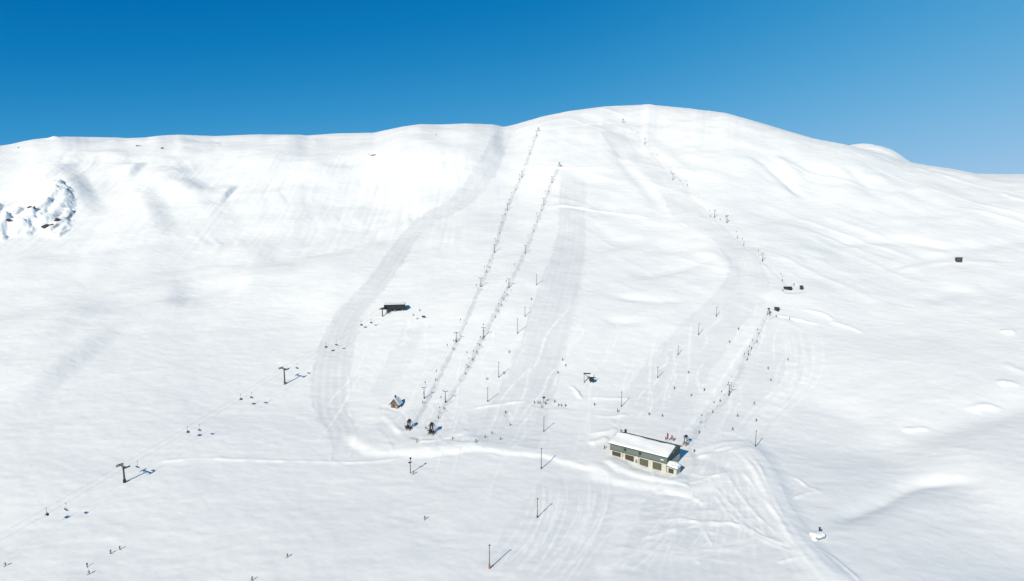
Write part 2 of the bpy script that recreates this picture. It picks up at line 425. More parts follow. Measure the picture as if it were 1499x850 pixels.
# drag lift tracks, trodden grey
def trail(line, hw, g):
    a = survey(*smoothline(line, 4).T)
    TRAILS.append((a, np.full(len(a), hw), g))
trail([(607,622),(640,560),(668,503),(704,420),(724,368),(743,306),(764,258),(787,194)], 1.5, 0.9)
trail([(636,626),(655,588),(682,546),(708,493),(745,420),(770,368),(797,298),(808,266),(818,246)], 1.5, 0.9)
trail([(1010,650),(1040,605),(1068,577),(1098,512),(1124,462)], 1.6, 0.7)
trail([(1152,418),(1116,382),(1050,324),(985,262),(945,212),(914,178)], 1.5, 0.4)
for ln in ([(905,672),(940,690),(990,702),(1020,680),(1010,655)],[(782,592),(800,596),(828,595)],[(700,652),(720,640),(745,622),(742,604)],[(600,640),(620,645),(660,646),(700,650)],[(560,596),(590,606),(598,628)],[(1125,466),(1140,462),(1158,468)],[(1150,428),(1165,428),(1180,426)]):
    trail(ln, 1.3, 0.55)

PADS = []
def pad(px, py, r, blend=6.0, dz=0.0):
    p = survey(px, py)[0]
    PADS.append((p[0], p[1], r, blend, float(base_h(p[0:1], p[1:2])[0])+dz))
    return p

def _sub(x, y, P, m):
    return np.where((x > P[:,0].min()-m) & (x < P[:,0].max()+m) & (y > P[:,1].min()-m) & (y < P[:,1].max()+m))[0]

def ground(x, y, full=False):
    x = np.asarray(x, float); y = np.asarray(y, float); sh = x.shape
    x = x.ravel(); y = y.ravel()
    z = base_h(x, y)
    comp = np.zeros_like(z)
    rock = np.zeros_like(z)
    loose = np.zeros_like(z)  # loose disturbed snow, plus sunlit brightness of tracks and banks painted in
    for P, hw, g in PISTES:
        i = _sub(x, y, P, hw.max()+4)
        if not len(i): continue
        d, t = polydist(x[i], y[i], P)
        tt = np.concatenate([[0], np.cumsum(np.hypot(*(P[1:]-P[:-1]).T))]); tt /= tt[-1]
        h = np.interp(t, tt, hw)
        edge = h - np.abs(d) + 0.9*vnoise(x[i]/7, y[i]/7)
        v = sstep(-1.5, 1.5, edge+1.1*vnoise(x[i]/2.6, y[i]/5.5))*g*np.minimum(1, np.minimum(t, 1-t)/0.04+0.02)
        z[i] += np.abs(v)*(0.04*np.sin(d*2*math.pi/4.6) - 0.10) + 0.20*np.exp(-(edge/0.8)**2)*abs(g)*np.maximum(0, 0.4+0.9*vnoise(x[i]/9+5, y[i]/9))
        v = v*(0.74+0.06*np.sin(d*2*math.pi/9.2+2*vnoise(x[i]/30, y[i]/30))+0.26*vnoise(x[i]/24, y[i]/40)+0.16*vnoise(x[i]/6, y[i]/16))
        if g < 0: loose[i] = np.maximum(loose[i], -v); comp[i] *= 1+np.maximum(v, -1)
        else: comp[i] = np.maximum(comp[i], v)
    for P, hw, g in TRAILS:
        i = _sub(x, y, P, hw.max()+3)
        if not len(i): continue
        d, t = polydist(x[i], y[i], P)
        v = sstep(-1.0, 1.0, hw[0]-np.abs(d)+0.8*vnoise(x[i]/4, y[i]/4))*g
        z[i] += -0.25*v + 0.12*v*vnoise(x[i]/1.7, y[i]/1.7) - 0.22*v*np.exp(-((np.abs(d)-0.5*hw[0])/0.6)**2)
        comp[i] = np.maximum(comp[i], v*(0.95+0.55*vnoise(x[i]/2.1, y[i]/3.1)+0.35*np.exp(-((np.abs(d)-0.5*hw[0])/0.7)**2)))
    for kind, P, k in FEATS:
        if kind == 'mound':
            rr = max(k['rx'], k['ry'])*3
            i = _sub(x, y, P, rr)
            if not len(i): continue
            c, s = math.cos(k['rot']), math.sin(k['rot'])
            ex = x[i]-P[0,0]; ey = y[i]-P[0,1]
            q = ((ex*c+ey*s)/k['rx'])**2 + ((-ex*s+ey*c)/k['ry'])**2
            z[i] += k['a']*np.exp(-q**k['p'])
            continue
        m = k['w']*3 if kind == 'bank' else k['reach']*2.2
        i = _sub(x, y, P, m)
        if not len(i): continue
        d, t = polydist(x[i], y[i], P)
        if kind == 'bank':
            f = np.clip(np.minimum(t, 1-t)/k['fade'], 0, 1); f = f*f*(3-2*f)
            lum = (0.78 + 0.6*vnoise(x[i]/(k['w']*5)+9, y[i]/(k['w']*5))) if k['w'] < 3 else (0.9 + 0.35*vnoise(x[i]/(k['w']*4)+9, y[i]/(k['w']*4)))
            pr = f*np.exp(-(d/k['w'])**2)*lum
            z[i] += k['a']*pr
            if k['a'] > 0 and k['w'] < 2.3:
                loose[i] = np.maximum(loose[i], np.clip(pr*min(1.0, .35+k['a']*3.2), 0, 1))  # raised lines whitened: disturbed snow, and sun on the berm put into colour
        else:
            f = np.clip(np.minimum(t, 1-t)/(0.12 if k['flute'] or k['w'] < 3.8 and k['reach'] < 20 or k['a'] == 1.4 else 0.45), 0, 1); f = f*f*(3-2*f)
            q_ = max(0.25, k['flute'])
            dd = d + q_*(1.6*vnoise(x[i]/5, y[i]/5) + 0.8*vnoise(x[i]/1.9, y[i]/1.9))
            up = sstep(-k['w'], k['w'], dd)*np.exp(-(np.maximum(dd, 0)/k['reach'])**2)
            z[i] += k['a']*f*up
            face = np.exp(-(dd/k['w'])**2)*f
            z[i] += face*(0.5*q_-0.1)*(vnoise(x[i]/1.3, y[i]/1.3) + 2.2*vnoise(x[i]/3.4, y[i]/9.0))
            if k['reach'] < 20: loose[i] = np.maximum(loose[i], np.clip(face, 0, 1)*.5)  # short scarp faces: disturbed snow with sunlit brightness painted in
            if k['rock']: rock[i] = np.maximum(rock[i], k['rock']*face*sstep(0.0, 0.5, vnoise(x[i]/4.5+2, y[i]/4.5)+0.06))
    for (a, b, r, bl, h) in PADS:
        i = np.where((np.abs(x-a) < r+bl) & (np.abs(y-b) < r+bl))[0]
        if not len(i): continue
        v = 1-sstep(r, r+bl, np.hypot(x[i]-a, y[i]-b))
        z[i] = z[i]*(1-v) + (h + 0.06*vnoise(x[i]/1.5, y[i]/1.5))*v
    # wind ripple and trampled roughness
    z += 0.05*vnoise(x/3.1+1, y/1.7+2) + 0.10*vnoise(x/7.3+4, y/3.3+8)
    if full:
        comp = comp*(1-0.9*np.clip(loose, 0, 1)*(comp < 1.0))
        return z.reshape(sh), comp.reshape(sh), rock.reshape(sh), loose.reshape(sh)
    return z.reshape(sh)

def gz(x, y):
    return float(ground(np.array([x]), np.array([y]))[0])
def spot(px, py):
    p = survey(px, py)[0]
    return Vector((p[0], p[1], gz(p[0], p[1])))
# ------------------------------------------------------------------ object helpers
MATS = {}
def mat(name, rgb, rough=.6, metal=0.0, var=0.12, scale=1.5):
    """procedural paint / wood / steel with slight weathering"""
    if name in MATS: return MATS[name]
    m = bpy.data.materials.new(name); m.use_nodes = True
    t = m.node_tree; b = t.nodes['Principled BSDF']; N, L = t.nodes.new, t.links.new
    tc = N('ShaderNodeTexCoord'); n = N('ShaderNodeTexNoise'); n.inputs['Scale'].default_value = scale; n.inputs['Detail'].default_value = 4
    L(tc.outputs['Object'], n.inputs['Vector'])
    r = N('ShaderNodeValToRGB'); L(n.outputs['Fac'], r.inputs[0])
    r.color_ramp.elements[0].position = .3; r.color_ramp.elements[1].position = .7
    r.color_ramp.elements[0].color = tuple(c*(1-var) for c in rgb)+(1,)
    r.color_ramp.elements[1].color = tuple(min(1, c*(1+var)) for c in rgb)+(1,)
    L(r.outputs[0], b.inputs['Base Color'])
    b.inputs['Roughness'].default_value = rough; b.inputs['Metallic'].default_value = metal
    MATS[name] = m
    return m
SNOWCAP = mat('settled_snow', (.89,.895,.895), .7, 0, .015, .8)
STEEL = mat('galvanised_steel', (.30,.31,.32), .5, .6)
DARK = mat('dark_steel', (.014,.016,.018), .6, 0)
GREYST = mat('grey_steel', (.07,.073,.076), .6, .1)
RUBBER = mat('black_rubber', (.015,.015,.016), .7)
CONC = mat('concrete', (.32,.31,.29), .85)
ORANGE = mat('orange_padding', (.42,.13,.045), .7)
REDP = mat('red_paint', (.42,.05,.035), .6)
ROCK = mat('rock', (.055,.06,.068), .9, 0, .5, .9)
BROWNW = mat('brown_wood', (.085,.055,.035), .75)
TANW = mat('tan_wood', (.13,.10,.08), .75)
MASTM = mat('weathered_mast', (.17,.155,.13), .8)
CREAM = mat('cream_render', (.53,.52,.45), .85, 0, .07)
GREENC = mat('green_cladding', (.14,.18,.165), .7, 0, .10)
GREEND = mat('dark_green_trim', (.028,.045,.04), .6)
DOORB = mat('brown_garage_door', (.060,.048,.038), .6)
DOORO = mat('olive_garage_door', (.095,.098,.062), .6)
GLASS = mat('dark_window_glass', (.02,.03,.035), .12)
BLUEG = mat('blue_grey_metal', (.07,.10,.14), .5, .3)
WHITEP = mat('white_paint', (.75,.75,.73), .6)

class MB:
    """collects solids into one mesh"""
    def __init__(s): s.bm = bmesh.new()
    def box(s, c, d, rot=None, bevel=0.0):
        old = set(s.bm.verts)
        v = bmesh.ops.create_cube(s.bm, size=1.0)['verts']
        bmesh.ops.scale(s.bm, vec=d, verts=v)
        if bevel:
            es = list({e for q in v for e in q.link_edges})
            bmesh.ops.bevel(s.bm, geom=es, offset=bevel, segments=2, affect='EDGES', profile=.5)
        new = [q for q in s.bm.verts if q not in old]
        if rot is not None: bmesh.ops.rotate(s.bm, cent=(0,0,0), matrix=rot, verts=new)
        bmesh.ops.translate(s.bm, vec=c, verts=new)
        return s
    def bar(s, a, b, r, r2=None, n=8):
        a = Vector(a); b = Vector(b); d = b-a
        rr = bmesh.ops.create_cone(s.bm, cap_ends=True, segments=n, radius1=r, radius2=r if r2 is None else r2, depth=d.length)
        m = d.to_track_quat('Z', 'Y').to_matrix()
        bmesh.ops.rotate(s.bm, cent=(0,0,0), matrix=m, verts=rr['verts'])
        bmesh.ops.translate(s.bm, vec=(a+b)/2, verts=rr['verts'])
        for q in rr['verts']: q.tag = True
        return s
    def beam(s, a, b, w_, h_):
        a = Vector(a); b = Vector(b); d = b-a
        return s.box((a+b)/2, (w_, h_, d.length), d.to_track_quat('Z', 'Y').to_matrix())
    def ring(s, c, R_, r, axis='Z', n=24, m=6):
        vs = []
        for i in range(n):
            a = 2*math.pi*i/n
            row = []
            for j in range(m):
                t = 2*math.pi*j/m
                p = Vector(((R_+r*math.cos(t))*math.cos(a), (R_+r*math.cos(t))*math.sin(a), r*math.sin(t)))
                if axis == 'Y': p = Vector((p.x, p.z, p.y))
                if axis == 'X': p = Vector((p.z, p.x, p.y))
                q = s.bm.verts.new(p+Vector(c)); q.tag = True; row.append(q)
            vs.append(row)
        for i in range(n):
            for j in range(m):
                s.bm.faces.new((vs[i][j], vs[(i+1)%n][j], vs[(i+1)%n][(j+1)%m], vs[i][(j+1)%m]))
        return s
    def ball(s, c, d, sub=2, jit=0.0, seed=0):
        r = bmesh.ops.create_icosphere(s.bm, subdivisions=sub, radius=.5)
        g = random.Random(seed)
        for q in r['verts']:
            k = 1+jit*(g.random()-.5)
            q.co = Vector((q.co.x*d[0]*k, q.co.y*d[1]*k, q.co.z*d[2]*k))+Vector(c); q.tag = True
        return s
    def prism(s, prof, y0, y1, axis='Y'):
        """polygon profile (a, z) extruded along y (or x)"""
        f = (lambda a, y, z: (a, y, z)) if axis == 'Y' else (lambda a, y, z: (y, a, z))
        A = [s.bm.verts.new(f(a, y0, z)) for a, z in prof]; B = [s.bm.verts.new(f(a, y1, z)) for a, z in prof]
        n = len(prof)
        s.bm.faces.new(A[::-1]); s.bm.faces.new(B)
        for i in range(n): s.bm.faces.new((A[i], A[(i+1)%n], B[(i+1)%n], B[i]))
        for q in A+B: q.tag = True
        return s
    def build(s, name, material, parent=None, smooth=False):
        bmesh.ops.recalc_face_normals(s.bm, faces=s.bm.faces[:])
        me = bpy.data.meshes.new(name); s.bm.to_mesh(me); s.bm.free()
        me.materials.append(material)
        if smooth: me.shade_smooth()
        o = bpy.data.objects.new(name, me); COL.objects.link(o)
        if parent is not None: o.parent = parent
        return o

def tag(o, label, cat, group=None):
    o['label'] = label; o['category'] = cat
    if group: o['group'] = group
    return o
def thing(name, label, cat, loc=(0,0,0), rz=0.0, group=None):
    o = bpy.data.objects.new(name, None); COL.objects.link(o)
    o.empty_display_size = .5
    o.location = loc; o.rotation_euler = (0, 0, rz)
    return tag(o, label, cat, group)
def copy_tree(o, parent=None):
    c = o.copy(); COL.objects.link(c)
    if parent is not None: c.parent = parent
    for ch in list(o.children): copy_tree(ch, c)
    return c
ORD = ['lowest','second','third','fourth','fifth','sixth','seventh','eighth','ninth','tenth','eleventh','twelfth','thirteenth','fourteenth','fifteenth','sixteenth','seventeenth','eighteenth','nineteenth','twentieth']
def nth(i, n):
    if i == 0: return 'lowest'
    if i == n-1: return 'highest'
    return ORD[i]+' from the bottom'
# ------------------------------------------------------------------ people
SKIN = mat('skin', (.50,.33,.25), .6)
TROUS = {'black': mat('black_trousers', (.018,.019,.022), .8), 'navy': mat('navy_trousers', (.025,.03,.05), .8)}
JACK = {'black': mat('black_jacket', (.02,.02,.023), .8), 'dark blue': mat('dark_blue_jacket', (.022,.035,.085), .8),
        'dark grey': mat('dark_grey_jacket', (.05,.052,.056), .8), 'red': mat('red_jacket', (.36,.03,.03), .8),
        'dark green': mat('dark_green_jacket', (.025,.05,.035), .8), 'orange': mat('orange_jacket', (.55,.14,.03), .8),
        'brown': mat('brown_jacket', (.07,.045,.03), .8)}
SKI = mat('ski_topsheet', (.05,.05,.06), .4)
HELM = mat('helmet_shell', (.03,.03,.035), .4)

def skin_body(name, J, E):
    """one continuous body grown over a joint skeleton; slots 0 trousers, 1 jacket, 2 skin"""
    names = list(J)
    me = bpy.data.meshes.new(name+'_cage')
    me.from_pydata([J[k][:3] for k in names], [(names.index(a), names.index(b)) for a, b in E], [])
    o = bpy.data.objects.new(name+'_cage', me); COL.objects.link(o)
    md = o.modifiers.new('skin', 'SKIN'); md.use_smooth_shade = True
    for i, k in enumerate(names):
        v = me.skin_vertices[0].data[i]; r = J[k][3]; v.radius = (r, r); v.use_root = (k == 'pelvis')
    sb = o.modifiers.new('sub', 'SUBSURF'); sb.levels = 1; sb.render_levels = 1
    dg = bpy.context.evaluated_depsgraph_get(); dg.update()
    res = bpy.data.meshes.new_from_object(o.evaluated_get(dg))
    res.name = name
    bpy.data.objects.remove(o); bpy.data.meshes.remove(me)
    for k in (TROUS['black'], JACK['black'], SKIN): res.materials.append(k)
    pz = J['pelvis'][2]; head = Vector(J['head'][:3])
    hands = [Vector(J[k][:3]) for k in names if k.startswith('hand') or k.startswith('finger')]
    for p in res.polygons:
        c = p.center
        if (c-head).length < .16: p.material_index = 2
        elif any((c-h).length < .11 for h in hands): p.material_index = 0     # gloves
        elif c.z > pz-.06: p.material_index = 1
        else: p.material_index = 0
        p.use_smooth = True
    return res

def pose(kind):
    """joints for a figure facing +y"""
    J = {}
    if kind == 'stand':
        knee, hip, lean, arm = (.05,.50), (0,.93), .03, 'down'
    elif kind == 'ski':
        knee, hip, lean, arm = (.20,.45), (-.10,.78), .26, 'poles'
    elif kind == 'tow':
        knee, hip, lean, arm = (.10,.48), (-.06,.86), -.06, 'hold'
    else:
        knee, hip, lean, arm = (.14,.49), (-.02,.90), .10, 'poles'
    hy, hz = hip
    J['pelvis'] = (0, hy, hz, .15)
    J['waist'] = (0, hy+lean*.35, hz+.20, .135)
    J['chest'] = (0, hy+lean*.85, hz+.42, .165)
    J['neck'] = (0, hy+lean*1.1, hz+.58, .07)
    J['head'] = (0, hy+lean*1.15+.03, hz+.72, .115)
    E = [('pelvis','waist'),('waist','chest'),('chest','neck'),('neck','head')]
    for s, n in ((-1,'l'),(1,'r')):
        st = .0
        if kind == 'walk': st = .16*s
        J['hip'+n] = (.10*s, hy, hz-.06, .105)
        J['knee'+n] = (.13*s, knee[0]+hy*.3+st*.6, knee[1], .08)
        J['ankle'+n] = (.13*s, hy*.1-.04+st, .11, .06)
        J['toe'+n] = (.14*s, hy*.1+.16+st, .06, .05)
        E += [('pelvis','hip'+n),('hip'+n,'knee'+n),('knee'+n,'ankle'+n),('ankle'+n,'toe'+n)]
        cy, cz = J['chest'][1], J['chest'][2]
        J['shoulder'+n] = (.20*s, cy, cz+.06, .085)
        if arm == 'down':
            el, ha = (.27*s, cy-.02, cz-.22, .06), (.26*s, cy+.10, cz-.46, .045)
        elif arm == 'poles':
            el, ha = (.31*s, cy+.06, cz-.20, .06), (.29*s, cy+.31, cz-.26, .045)
        else:
            el, ha = (.24*s, cy+.14, cz-.16, .06), (.08*s, cy+.36, cz-.06, .045)
        J['elbow'+n] = el; J['hand'+n] = ha
        hx, hy2, hz2 = ha[:3]
        for q, dx in enumerate((-.018, 0, .018)):
            pass
        J['finger'+n] = (hx, hy2+.09, hz2-.03, .035)
        J['thumb'+n] = (hx-.05*s, hy2+.04, hz2+.02, .018)
        E += [('chest','shoulder'+n),('shoulder'+n,'elbow'+n),('elbow'+n,'hand'+n),('hand'+n,'finger'+n),('hand'+n,'thumb'+n)]
    return J, E

POSES = {}
for kd in ('stand', 'ski', 'tow', 'walk'):
    J, E = pose(kd)
    body = skin_body('person_'+kd, J, E)
    hd = J['head']
    hb = MB(); hb.ball((hd[0], hd[1]-.015, hd[2]+.05), (.27,.30,.22), 2)
    b0 = hb.build('helmet', HELM, None, True); hm = b0.data; bpy.data.objects.remove(b0)
    skis = []
    for s, n in ((-1,'l'),(1,'r')):
        x = J['ankle'+n][0]; y = J['ankle'+n][1]
        k = MB(); k.box((x, y+.05, .018), (.10, 1.55, .025)); k.beam((x, y+.80, .02), (x, y+1.0, .13), .09, .02)
        o = k.build('ski', SKI); skis.append(o.data); bpy.data.objects.remove(o)
    poles = []
    if kd in ('ski', 'walk'):
        for n in 'lr':
            h = J['finger'+n]
            k = MB(); k.bar((h[0], h[1], h[2]+.05), (h[0]*1.15, h[1]-.42, .03), .012, .009, 6); k.ring((h[0]*1.14, h[1]-.39, .10), .045, .008, n=8, m=4)
            o = k.build('ski_pole', DARK); poles.append(o.data); bpy.data.objects.remove(o)
    POSES[kd] = (body, hm, skis, poles)

def person(px, py, label, jacket='black', kind='ski', face=0.0, group=None, scale=1.0, skis=True, at=None, hue=None):
    body, hm, sk, pl = POSES[kind]
    p = at if at is not None else spot(px, py)
    o = bpy.data.objects.new('person', body); COL.objects.link(o)
    o.location = p; o.rotation_euler = (0, 0, face); o.scale = (scale,)*3
    tag(o, label, 'person', group)
    o.material_slots[1].link = 'OBJECT'; o.material_slots[1].material = JACK[jacket]
    c = bpy.data.objects.new('helmet', hm); COL.objects.link(c); c.parent = o
    if skis:
        for k in sk:
            c = bpy.data.objects.new('ski', k); COL.objects.link(c); c.parent = o
        for k in pl:
            c = bpy.data.objects.new('ski_pole', k); COL.objects.link(c); c.parent = o
    return o
# ------------------------------------------------------------------ buildings and lifts
def height_at(p, py_top):
    """height of a thing standing at p whose top is sighted at py_top"""
    v = py_top-CH/2
    return CAM_Z+(-FPX*sp-v*cp)/(FPX*cp-v*sp)*p.y - p.z
Z3 = Matrix.Identity(3)
def rx(a): return Matrix.Rotation(a, 3, 'X')
def ry(a): return Matrix.Rotation(a, 3, 'Y')
def rzm(a): return Matrix.Rotation(a, 3, 'Z')

def snow_slab(name, corners, thick, parent, nu=24, nv=14, seed=1, over=.25, mt=None):
    """rounded layer of settled snow on a roof plane given by four corners (a b c d, a-b along the eave)"""
    a, b, c, d = [Vector(q) for q in corners]
    bm = bmesh.new(); g = random.Random(seed)
    nrm = (b-a).cross(d-a).normalized()
    top = []; bot = []
    for j in range(nv+1):
        rt = []; rb = []
        for i in range(nu+1):
            u, v = i/nu, j/nv
            p = a.lerp(b, u).lerp(d.lerp(c, u), v)
            e = min(u*(b-a).length, (1-u)*(b-a).length, v*(d-a).length)
            k = 1-math.exp(-e/.22)
            h = thick*(.30+.70*k)*(1+.24*math.sin(u*9+seed+2*v)+.20*math.sin(v*7+u*5)+.16*math.sin(u*27+v*3)+.16*(g.random()-.5))
            rt.append(bm.verts.new(p+nrm*h)); rb.append(bm.verts.new(p+nrm*.03))
        top.append(rt); bot.append(rb)
    for j in range(nv):
        for i in range(nu):
            bm.faces.new((top[j][i], top[j][i+1], top[j+1][i+1], top[j+1][i]))
            bm.faces.new((bot[j][i], bot[j+1][i], bot[j+1][i+1], bot[j][i+1]))
    rim = [(0, i) for i in range(nu)] + [(j, nu) for j in range(nv)] + [(nv, i) for i in range(nu, 0, -1)] + [(j, 0) for j in range(nv, 0, -1)]
    for k in range(len(rim)):
        p, q = rim[k], rim[(k+1) % len(rim)]
        bm.faces.new((top[p[0]][p[1]], bot[p[0]][p[1]], bot[q[0]][q[1]], top[q[0]][q[1]]))
    bmesh.ops.recalc_face_normals(bm, faces=bm.faces[:])
    me = bpy.data.meshes.new(name); bm.to_mesh(me); bm.free(); me.materials.append(mt or SNOWCAP); me.shade_smooth()
    o = bpy.data.objects.new(name, me); COL.objects.link(o); o.parent = parent
    return o

# ---- the long service building
A, B = spot(893, 665), spot(975, 694)
ang = math.atan2(B.y-A.y, B.x-A.x); LB = math.hypot(B.x-A.x, B.y-A.y)
H1, H2, WB, RG = 4.15, 7.6, 16.5, 2.3
bld = thing('service_building', 'long garage building with beige base, green upper wall, four vehicle doors and snowy roof', 'building', (A.x, A.y, -0.3), ang)
wl = MB(); wl.box((LB/2, WB/2, H1/2-2), (LB, WB, H1+4)); wl.build('wall', CREAM, bld)
up = MB(); up.prism([(-.06, H1-.1), (WB+.06, H1-.1), (WB+.06, H2), (WB/2, H2+RG), (-.06, H2)], -.06, LB+.06, 'X'); upper = up.build('upper_wall', GREENC, bld)
upper['label'] = 'green clad upper wall above the beige base'
bt = MB()
for k in range(61): bt.box((LB*(k+.5)/61, -.10, (H1+H2)/2), (.07, .07, H2-H1-.2))
for k in range(33): bt.box((LB+.10, WB*(k+.5)/33, (H1+H2)/2), (.07, .07, H2-H1-.2))
bt.build('cladding_batten', GREENC, upper)
tr = MB(); tr.box((LB/2, -.13, H1-.06), (LB+.3, .12, .22)); tr.box((LB+.13, WB/2, H1-.06), (.12, WB, .22)); tr.build('trim_board', GREEND, bld)
for k, x in enumerate((1.3, 8.5, 16.3, 23.2)):
    w_ = 4.75
    brown = k < 2
    d = MB(); d.box((x+w_/2, -.04, 1.75), (w_, .16, 3.7)); 
    for q in range(6): d.box((x+w_/2, -.135, .22+q*.62), (w_-.08, .03, .54))
    do = d.build('garage_door', DOORB if brown else DOORO, bld)
    do['label'] = ('brown' if brown else 'olive')+' sectional garage door'
    f = MB(); f.box((x-.09, -.08, 1.78), (.18, .26, 3.9)); f.box((x+w_+.09, -.08, 1.78), (.18, .26, 3.9)); f.box((x+w_/2, -.08, 3.70), (w_+.36, .26, .18)); f.build('door_frame', WHITEP if not brown else CREAM, do)
    h = MB(); h.box((x+w_/2, -.17, .9), (.35, .06, .12)); h.build('handle', STEEL, do)
for x, w_ in ((8.4, 1.0), (16.5, 1.0)):
    wi = MB(); wi.box((x, -.12, H1+1.75), (w_, .10, 1.15)); wo = wi.build('window', GLASS, bld)
    f = MB()
    for s in (-1, 1): f.box((x+s*(w_/2+.06), -.14, H1+1.75), (.10, .16, 1.35)); f.box((x, -.14, H1+1.75+s*.63), (w_+.02, .16, .10))
    f.build('frame', GREEND, wo)
for x in (7.2, 15.9):
    dp = MB(); dp.bar((x, -.20, .2), (x, -.20, H2-.1), .07); dp.build('drainpipe', GREEND, bld)
sg = MB(); sg.box((28.0, -.16, H1+1.4), (1.6, .05, .45)); sg.build('sign_plate', WHITEP, bld)
pers = MB(); pers.box((14.6, -.05, 1.05), (.95, .14, 2.1)); pd = pers.build('door', GREENC, bld); hh = MB(); hh.box((14.95, -.14, 1.05), (.05, .06, .2)); hh.build('handle', STEEL, pd)
OV = .9
rise = RG/(WB/2)
rf = MB()
ez = H2-OV*rise
rf.prism([(-OV, ez), (WB/2, H2+RG), (WB+OV, ez), (WB+OV, ez+.24), (WB/2, H2+RG+.24), (-OV, ez+.24)], -.9, LB+.9, 'X')
roof = rf.build('roof', GREEND, bld)
snow_slab('snow_cover', ((-.85, -OV+.08, ez+.25), (LB+.85, -OV+.08, ez+.25), (LB+.85, WB/2+.7, H2+RG+.22), (-.85, WB/2+.7, H2+RG+.22)), .55, roof, 40, 20, 3)
ch = MB(); ch.box((3.2, WB/2+2.2, H2+RG+.6), (.9, .9, 2.6), bevel=.04); ch.box((3.2, WB/2+2.2, H2+RG+1.95), (1.15, 1.15, .16)); ch.build('chimney', DARK, roof)
vt = MB(); vt.bar((12.5, WB/2+2.4, H2+RG-.9), (12.5, WB/2+2.4, H2+RG+.35), .22); vt.bar((12.5, WB/2+2.4, H2+RG+.35), (12.5, WB/2+2.4, H2+RG+.52), .36); vt.build('roof_vent', GREYST, roof)
gb = MB()
for s, (y0, y1) in enumerate(((-OV, WB/2), (WB+OV, WB/2))): gb.beam((LB+.93, y0, ez+.06), (LB+.93, y1, H2+RG+.06), .10, .34)
gb.build('barge_board', GREEND, roof)
gw = MB(); gw.box((LB+.09, WB*.5, H2-.4), (.10, 3.0, 1.1)); gwo = gw.build('window', GLASS, bld); gwo['label'] = 'wide dark window in the gable end'
f = MB()
for s in (-1, 1): f.box((LB+.11, WB*.5+s*1.57, H2-.4), (.14, .12, 1.3)); f.box((LB+.11, WB*.5, H2-.4+s*.62), (.14, 3.0, .12))
f.build('frame', GREEND, gwo)
# lean-to at the near end of the gable
lt = MB(); lt.prism([(LB+.1, -1.5), (LB+5.0, -1.5), (LB+5.0, 2.2), (LB+.1, 2.9)], .6, 5.4, 'Y'); lean = lt.build('lean_to', CREAM, bld); lean['label'] = 'low lean-to shed at the end of the building'
e = MB(); e.prism([(LB+.07, 2.92), (LB+5.5, 2.16), (LB+5.5, 2.42), (LB+.07, 3.18)], .1, 5.9, 'Y'); e.build('roof', BROWNW, lean)
snow_slab('snow_cover', ((LB+5.5, .15, 2.44), (LB+5.5, 5.85, 2.44), (LB+.12, 5.85, 3.2), (LB+.12, .15, 3.2)), 1.15, lean, 14, 12, 8)
k = MB(); k.box((LB+2.2, .57, .75), (2.6, .10, 2.3)); k.build('shadow_panel', DOORB, lean)  # added dark panel, painting in the shadow band under the snow cap
# sheltered porch behind
po = MB(); po.box((LB-6.5, WB+1.9, .6), (6.0, 3.6, 3.6)); porch = po.build('porch', BLUEG, bld)
e = MB(); e.box((LB-6.5, WB+2.0, 2.51), (6.8, 4.2, .2)); e.build('roof', GREEND, porch)
snow_slab('snow_cover', ((LB-9.85, WB+.0, 2.62), (LB-3.15, WB+.0, 2.62), (LB-3.15, WB+4.05, 2.62), (LB-9.85, WB+4.05, 2.62)), .5, porch, 16, 12, 5)
# platform of timber behind the roof ridge, dark edge
def bpt(x, y):           # a ground point in the building's own axes
    c, s = math.cos(ang), math.sin(ang)
    X, Y = A.x+c*x-s*y, A.y+s*x+c*y
    return Vector((X, Y, gz(X, Y)))
q = bpt(20.5, WB+7.5)
pl = thing('timber_deck', 'dark timber deck with railing behind the long snowy-roofed building', 'deck', q, ang)
k = MB(); k.box((0, 0, 1.2), (11, 4.2, .22))
for x in (-5, 0, 5): k.box((x, -1.9, -.3), (.2, .2, 2.8)); k.box((x, 1.9, -.3), (.2, .2, 2.8))
k.build('floor', BROWNW, pl)
k = MB()
for x in (-5.3, -2.65, 0, 2.65, 5.3): k.box((x, -2.02, 1.86), (.09, .09, 1.08))
k.box((0, -2.02, 2.42), (10.9, .12, .08)); k.box((0, -2.02, 1.9), (10.9, .07, .07)); k.build('railing', TANW, pl)
q = bpt(19.0, WB+8.0); 
for i, (dx, dy) in enumerate(((18.2, 12.0), (20.4, 12.6))):
    q = bpt(dx, WB+dy)
    fl = thing('start_banner', ['taller red banner on a thin pole behind the long garage building', 'shorter pale red banner on a thin pole behind the long garage building'][i], 'banner', q, .3)
    hgt = (5.4, 4.6)[i]
    k = MB(); k.bar((0,0,-.3), (0,0,hgt), .05, .03); k.build('pole', STEEL, fl)
    k = MB(); k.prism([(.05, 1.5), (.85, 1.6), (.95, hgt-.9), (.05, hgt-.1)], -.02, .02, 'Y'); k.build('flag', REDP if i == 0 else mat('faded_red_cloth', (.45,.16,.14), .8), fl)

